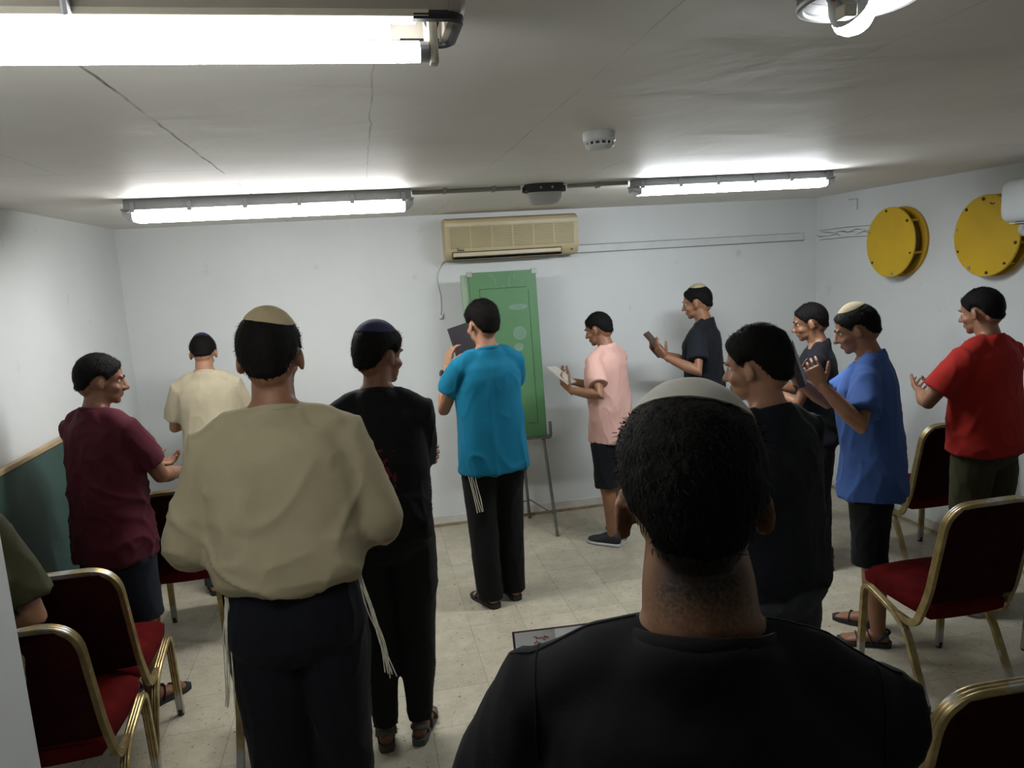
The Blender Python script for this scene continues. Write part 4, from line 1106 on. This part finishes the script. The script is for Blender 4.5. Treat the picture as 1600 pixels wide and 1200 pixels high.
# --- the man in front of the camera
FM = person('person closest to the camera in a black t-shirt and light skullcap, holding an open book', (.328, .715), math.radians(-20), 1.795, skin_mat('tan skin with clipped nape', (.20, .105, .055), (1.548, 1.602, .0)), Pose(lean=4, side=1, pitch=16, yaw=2, roll=-1),
    dict(mat=BLK1, hem=.80, loose=.020, sleeve=.72, wr=(.0045, (7, 7, 5)), cmat=BLK1), dict(mat=BLACKT, hem=.05), dict(t=.015, top=.006, fade=.40, lim=[(-90, -.77), (-50, -.71), (-32, -.50), (-19, -.08), (-9, .15), (8, .19), (15, .10), (21, -.12), (30, -.04), (40, .2), (60, .44), (90, .52)], cap=(LIGHTCAP, (.12, .02, 1), 40)),
    [dict(l=(-.24, .33, 1.08), pole=(-.5, -.4, -1), hn=(.5, .3, .6), curl=.5), dict(l=(-.06, .36, 1.08), pole=(.5, -.4, -1), hn=(-.5, .3, .6), curl=.5)],
    build=1.05, vox=.005, seed=2, shoes=dict(kind='shoe', mat=SHOEN, smat=SOLEW), neck=1.13)
seams(FM, BLK1)
# --- tan shirt, navy trousers
KT = [(1.015, .150, .115, -.004), (1.025, .176, .138, -.01), (1.055, .200, .158, -.012), (1.11, .204, .156, -.012), (1.20, .200, .144, -.004), (1.29, .208, .140, 0), (1.36, .196, .128, 0), (1.41, .165, .105, -.010), (1.452, .115, .078, -.016)]
KH = cloth('tan cotton shirt', (.34, .297, .192), .06)
KM = person('person in a tan long-sleeved shirt and navy trousers, white fringes at both hips', (-.272, 2.15), math.radians(2), 1.865, SK_B, Pose(lean=2, pitch=6, yaw=-6),
    dict(mat=KH, hem=1.07, loose=.030, sleeve=1.75, puff=1.08, sr=.90, table=KT, wr=(.0085, (6, 6, 6.5)), collar=1), dict(mat=NAVYT, hem=.05, loose=.019, hemr=.06, waist=1.12), dict(t=.013, top=.004, fade=.25, cap=(TANCAP, (.15, -.25, 1), 36)),
    [dict(l=(-.12, .20, 1.10), pole=(-.60, -.45, -1), hn=(.6, 0, .6), curl=.6), dict(l=(.12, .20, 1.10), pole=(.48, -.45, -1), hn=(-.6, 0, .6), curl=.6)],
    build=1.06, seed=3, feet=((-.082, 0, 8), (.078, 0, -8)), shoes=dict(kind='shoe', mat=SHOEN, smat=SANDG))
fringe(KM, ((-.085, 2.09, 1.10), (-.075, 2.08, 1.10)), ((-.025, 2.03, .815), (-.008, 2.02, .81)), FRINGE, 9, 4)
fringe(KM, ((-.452, 2.08, 1.085), (-.442, 2.07, 1.085)), ((-.482, 2.05, .78), (-.462, 2.05, .76)), FRINGE, 8, 6)
# --- black shirt with red print, arms folded
person('person in a black shirt with dark red print, arms folded, and charcoal trousers', (.025, 2.94), math.radians(-6), 1.755, SK_C, Pose(lean=2, pitch=8, yaw=-42),
    dict(mat=print_mat(), hem=.90, loose=.014, sleeve=.86, wr=(.006, (8, 8, 5))), dict(mat=CHARC, hem=.085, loose=.016, hemr=.034, knee=1., calf=1.), dict(t=.018, top=.006, cap=(NAVYCAP, (.0, -.15, 1), 42)),
    [dict(l=(.11, .19, 1.17), pole=(-1, -.2, -.8), hd=(1, -.25, .1), hn=(0, -1, 0), curl=.75), dict(l=(-.10, .22, 1.14), pole=(1, -.2, -.8), hd=(-1, .1, .15), hn=(0, -1, 0), curl=.3)],
    feet=((-.085, -.02, 6), (.06, .0, -10)), shoes=dict(kind='sandal', mat=SANDG, smat=SANDG), seed=4)
# --- teal t-shirt at the board
WATCH = mat('black watch', (.012, .012, .013), .4)
TM = person('person in a bright teal t-shirt and black trousers standing before the green board', (.655, 4.10), math.radians(14), 1.765, SK_A, Pose(lean=0, pitch=8, yaw=12),
    dict(mat=cloth('teal cotton', (.003, .135, .235), .06), hem=.80, loose=.030, sleeve=.52, flare=1.02, wr=(.007, (7, 7, 4))), dict(mat=BLACKT, hem=.04, loose=.020, hemr=.055), dict(t=.020, top=.008),
    [dict(w=(.452, 4.25, 1.40), pw=1, pole=(-.25, -.1, -1), hd=(.22, .1, 1), hn=(.9, .35, 0), curl=.55), dict(w=(.66, 4.40, 1.36), pw=1, pole=(.6, -.3, -1), hd=(-.6, .2, .8), hn=(-.5, .6, 0), curl=.5)],
    feet=((-.085, -.02, 10), (.075, .01, -4)), shoes=dict(kind='sandal', mat=SANDB), seed=5)
sh, el, wr = TM['joints'][0]; d = (wr - el).normalized(); u, w = frame_for(d)
bm = B(); tube(bm, [wr - d * .045 + (u * math.cos(2 * PI * i / 24) * .031 + w * math.sin(2 * PI * i / 24) * .029) for i in range(24)], (.004, .010), 8, closed=True); lathe_c = wr - d * .045 - u * .031
wt = bm_obj('wristwatch', bm, WATCH, TM['body'])
bm = B(); cyl(bm, lathe_c + u * .001, lathe_c - u * .011, .019, 24); bm_obj('dial', bm, WATCH, wt)
fringe(TM, ((.490, 3.985, .84), (.520, 3.965, .84)), ((.525, 3.95, .60), (.560, 3.935, .605)), FRINGE, 4, 9, .0026, .004)
book('dark book held up beside the head of the teal-shirted person', (BKDARK, PAPER), .17, .235, .03, (.590, 4.385, 1.515), (math.radians(-8), math.radians(-12), math.radians(18)))
# --- maroon t-shirt and denim shorts
person('person in a maroon t-shirt and dark denim shorts turned to the right, by the chalkboard', (-1.215, 3.56), math.radians(-32), 1.675, SK_C, Pose(lean=2, pitch=10, yaw=-38),
    dict(mat=cloth('maroon cotton', (.060, .006, .014), .1), hem=.74, loose=.026, sleeve=.72, flare=1.03, wr=(.008, (8, 8, 6))), dict(mat=DENIMD, hem=.44, loose=.026), dict(t=.014, top=.002),
    [dict(l=(-.09, .36, 1.13), pole=(-.6, -.4, -1), hn=(.6, .2, .5), curl=.5), dict(l=(.10, .36, 1.10), pole=(.6, -.4, -1), hn=(-.6, .2, .5), curl=.5)],
    feet=((-.09, .0, 10), (.10, .03, -12)), shoes=dict(kind='sandal', mat=SANDB, smat=SANDB), seed=6)
# --- beige shirt far left
person('person in a pale beige shirt facing the far wall, between the maroon and tan shirts', (-1.0, 4.82), math.radians(6), 1.66, SK_A, Pose(lean=4, pitch=24, yaw=0),
    dict(mat=cloth('pale beige cotton', (.42, .37, .26), .06), hem=.80, loose=.022, sleeve=.75, wr=(.006, (8, 8, 5))), dict(mat=DENIM, hem=.05), dict(t=.014, cap=(NAVYCAP, (.0, -.25, 1), 34)),
    [dict(l=(-.11, .33, 1.16), pole=(-.6, -.4, -1), hn=(.6, .2, .5)), dict(l=(.11, .33, 1.16), pole=(.6, -.4, -1), hn=(-.6, .2, .5))], shoes=dict(kind='sandal', mat=SANDB), seed=7)
# --- pink shirt
person('person in a pale pink t-shirt and dark shorts holding a thin booklet', (1.60, 4.74), math.radians(38), 1.62, SK_B, Pose(lean=4, pitch=16, yaw=10),
    dict(mat=cloth('pale pink cotton', (.60, .36, .31), .05), hem=.74, loose=.024, sleeve=.70, wr=(.006, (8, 8, 5))), dict(mat=BLK3, hem=.42, loose=.024), dict(t=.013),
    [dict(w=(1.30, 4.66, 1.12), pw=1, pole=(-.2, -.8, -1), hd=(-.5, .3, .6), hn=(.3, .5, .8), curl=.5), dict(w=(1.38, 4.92, 1.14), pw=1, pole=(.6, .2, -1), hd=(-.6, -.2, .5), hn=(0, -.5, .8), curl=.5)],
    feet=((-.09, 0, 8), (.09, .02, -20)), shoes=dict(kind='shoe', mat=SHOEN, smat=SOLEW), seed=8)
book('thin pale booklet in the hands of the pink-shirted person', (mat('pale booklet cover', (.42, .40, .36), .6), PAPER), .15, .19, .012, (1.265, 4.74, 1.215), (math.radians(-55), math.radians(6), math.radians(52)))
# --- far black shirt
person('person in a black shirt against the back wall at right of the pink shirt', (2.40, 4.95), math.radians(48), 1.745, SK_B, Pose(lean=2, pitch=12, yaw=6),
    dict(mat=BLK3, hem=.82, loose=.022, sleeve=.70, wr=(.006, (8, 8, 5))), dict(mat=CHARC, hem=.05), dict(t=.012, cap=(KHAKICAP, (0, -.25, 1), 30)),
    [dict(w=(2.06, 4.84, 1.26), pw=1, pole=(-.2, -.7, -1), hd=(-.5, .3, .6), hn=(.3, .5, .8), curl=.5), dict(w=(2.10, 5.10, 1.26), pw=1, pole=(.5, .2, -1), hd=(-.5, -.1, .6), hn=(0, -.5, .8), curl=.5)],
    shoes=dict(kind='shoe', mat=SHOEN, smat=SOLEW), seed=9)
book('small brown book held by the person in black at the back wall', (BKBROWN, PAPER), .13, .18, .022, (2.02, 4.96, 1.36), (math.radians(-40), 0, math.radians(58)))
# --- dark shirt, grey jeans
person('person in a dark t-shirt and grey jeans, standing just past the closest person', (1.225, 2.07), math.radians(18), 1.715, SK_A, Pose(lean=3, pitch=8, yaw=22),
    dict(mat=BLK3, hem=.90, loose=.022, sleeve=.72, wr=(.006, (8, 8, 5))), dict(mat=DENIM, hem=.05, loose=.018, hemr=.06, waist=.99), dict(t=.017, top=.008),
    [dict(l=(-.10, .33, 1.13), pole=(-.6, -.4, -1), hn=(.6, .2, .5)), dict(l=(.10, .33, 1.13), pole=(.6, -.4, -1), hn=(-.6, .2, .5))], shoes=dict(kind='shoe', mat=SHOEN, smat=SOLEW), seed=10, build=1.05)
# --- the one beyond the blue shirt
person('person in dark clothes half hidden beyond the blue-shirted person', (2.66, 3.95), math.radians(55), 1.635, SK_B, Pose(lean=3, pitch=12, yaw=4),
    dict(mat=BLK3, hem=.80, loose=.020, sleeve=.7), dict(mat=CHARC, hem=.05), dict(t=.013),
    [dict(l=(-.10, .33, 1.2), pole=(-.6, -.4, -1), hn=(.6, .2, .5)), dict(l=(.10, .33, 1.2), pole=(.6, -.4, -1), hn=(-.6, .2, .5))], shoes=dict(kind='shoe', mat=SHOEN, smat=SANDG), seed=11)
# --- blue shirt, black shorts
person('person in a blue t-shirt and black shorts bowing over a dark book, in sandals', (2.37, 3.09), math.radians(48), 1.685, SK_B, Pose(lean=4, side=0, pitch=18, yaw=6),
    dict(mat=cloth('blue cotton', (.045, .098, .29), .06), hem=.75, loose=.034, flare=1.05, sleeve=.74, wr=(.007, (7, 7, 4.5))), dict(mat=BLK2, hem=.42, loose=.022), dict(t=.014, cap=(KHAKICAP, (0, -.05, 1), 34)),
    [dict(w=(2.00, 2.95, 1.34), pw=1, pole=(-.3, -.8, -1), hd=(-.3, .3, .8), hn=(.3, .8, .3), curl=.55), dict(w=(2.08, 3.28, 1.32), pw=1, pole=(.7, .3, -1), hd=(-.4, -.1, .8), hn=(-.2, -.8, .3), curl=.55)],
    feet=((-.10, -.02, 12), (.09, .03, -10)), shoes=dict(kind='sandal', mat=SANDB, smat=SANDN), seed=12)
book('dark book held close to the face of the blue-shirted person', (BKDARK, PAPER), .15, .21, .03, (1.965, 3.10, 1.425), (math.radians(-18), 0, math.radians(55)))
# --- red shirt, olive trousers
person('person in a red t-shirt and olive trousers by the right wall', (3.11, 3.19), math.radians(12), 1.705, SK_B, Pose(lean=2, pitch=12, yaw=8),
    dict(mat=cloth('red cotton', (.30, .014, .009), .07), hem=.86, loose=.028, sleeve=.72, wr=(.007, (7, 7, 4.5))), dict(mat=OLIVE, hem=.05, loose=.022, hemr=.055), dict(t=.014),
    [dict(l=(-.12, .30, 1.18), pole=(-1, -.4, -.7), hn=(.6, .2, .5)), dict(l=(.12, .30, 1.18), pole=(1, -.4, -.7), hn=(-.6, .2, .5))], feet=((-.12, 0, 8), (.14, .02, -8)), shoes=dict(kind='shoe', mat=SHOEN, smat=SOLEW), seed=13, build=1.04)
# --- leaning on the near chair at left
person('person in an olive green t-shirt leaning an elbow on the near left chair', (-1.165, 2.00), math.radians(25), 1.74, SK_B, Pose(lean=45, side=0, pitch=-20, yaw=0),
    dict(mat=OLIVET, hem=.92, loose=.030, sleeve=.80, cuff=1.1, wr=(.005, (7, 7, 5))), dict(mat=DOL, hem=.05, loose=.022), dict(t=.014),
    [dict(w=(-1.34, 2.52, .96), pw=1, pole=(-.6, -.3, -.4), hd=(1, .4, 0), hn=(0, 0, -1)), dict(w=(-1.30, 2.41, .99), pw=1, pole=(.8, -.15, -.8), hd=(-1, .15, 0), hn=(0, 0, -1), curl=.3)],
    shoes=dict(kind='shoe', mat=SHOEN, smat=SANDG), seed=14)

# --- the open book in front of the nearest person
t = thing('open_book', 'open book with purple cover edge and white marked pages, below the closest person', 'book', (.296, 1.22, 1.212)); t.rotation_euler = (math.radians(-28), 0, math.radians(-4))
PURP = mat('purple book cover', (.055, .014, .032), .5); WPAGE = mat('white page', (.60, .62, .62), .6, var=.03)
# frame of the book: x across, z up the page, pages face the reader (-y)
wl, hh = .078, .075
for s, nm in ((-1, 'cover'), (1, 'cover')):
    bm = B(); a = V((0, .012, 0)); b_ = V((s * (wl + .004), -.006, 0))
    vs = [(a + V((0, 0, -hh - .003))), (b_ + V((0, 0, -hh - .003))), (b_ + V((0, 0, hh + .003))), (a + V((0, 0, hh + .003)))]
    v0 = [bm.verts.new(p) for p in vs]; v1 = [bm.verts.new(p + V((0, .0035, 0))) for p in vs]
    for i in range(4): bm.faces.new((v0[i], v0[(i + 1) % 4], v1[(i + 1) % 4], v1[i]))
    bm.faces.new(v0); bm.faces.new(v1); bm_obj(nm, bm, PURP, t)
    bm = B(); N = 10; top = []; bot = []
    for i in range(N + 1):
        q = i / N; x = s * wl * q; yb_ = .012 - .018 * q - .0005; yt = yb_ - .010 * (1 - .55 * q) * (math.sin(min(1, q * 2.2) * PI / 2) * .8 + .2)
        top.append([bm.verts.new((x, yt, z)) for z in (-hh, hh)]); bot.append([bm.verts.new((x, yb_, z)) for z in (-hh, hh)])
    for i in range(N):
        bm.faces.new((top[i][0], top[i + 1][0], top[i + 1][1], top[i][1])); bm.faces.new((bot[i][0], bot[i][1], bot[i + 1][1], bot[i + 1][0]))
        for e in (0, 1): bm.faces.new((top[i][e], bot[i][e], bot[i + 1][e], top[i + 1][e]))
    for i in (0, N): bm.faces.new((top[i][0], top[i][1], bot[i][1], bot[i][0]))
    pg = bm_obj('pages', bm, WPAGE, t)
    def on(x, z): q = x / wl; return (s * x, .012 - .018 * q - .0005 - .010 * (1 - .55 * q) * (math.sin(min(1, q * 2.2) * PI / 2) * .8 + .2) - .0006, z)
    rnd = random.Random(5 + s); bm = B()
    if s < 0:
        for i in range(9):
            x, z = rnd.uniform(.012, .040), hh - rnd.uniform(.010, .022); tube(bm, [on(x, z), on(x + .003, z + rnd.uniform(-.004, .004)), on(x + .006, z + rnd.uniform(-.003, .003))], .0007, 5)
        bm_obj('red_marks', bm, mat('red ink', (.42, .06, .08), .6), pg); bm = B()
        for i in range(8):
            x, z = rnd.uniform(.01, .06), rnd.uniform(-.06, .045); tube(bm, [on(x, z), on(x + .004, z + rnd.uniform(-.002, .002))], .0005, 5)
        bm_obj('print_lines', bm, mat('grey ink', (.22, .20, .22), .6), pg)
    else:
        for r_ in range(14):
            z = hh - .016 - r_ * .009; x = .012 + .012 * (r_ % 3 == 0)
            while x < .062:
                w_ = rnd.uniform(.003, .008); tube(bm, [on(x, z), on(x + w_ * .5, z + .0008), on(x + w_, z)], .00055, 5); x += w_ + .0025
        bm_obj('print_lines', bm, mat('dark ink', (.05, .05, .05), .6), pg)

# ================================================================== WORLD AND VIEW
w = bpy.data.worlds.new('world'); S.world = w; w.use_nodes = True
w.node_tree.nodes['Background'].inputs[0].default_value = (.5, .52, .55, 1); w.node_tree.nodes['Background'].inputs[1].default_value = .0
S.view_settings.view_transform = 'Standard'; S.view_settings.look = 'None'; S.view_settings.gamma = 1; S.view_settings.use_curve_mapping = False
S.view_settings.exposure = 0.0
S.cycles.use_denoising = True; S.cycles.max_bounces = 8; S.cycles.diffuse_bounces = 5; S.cycles.sample_clamp_indirect = 6
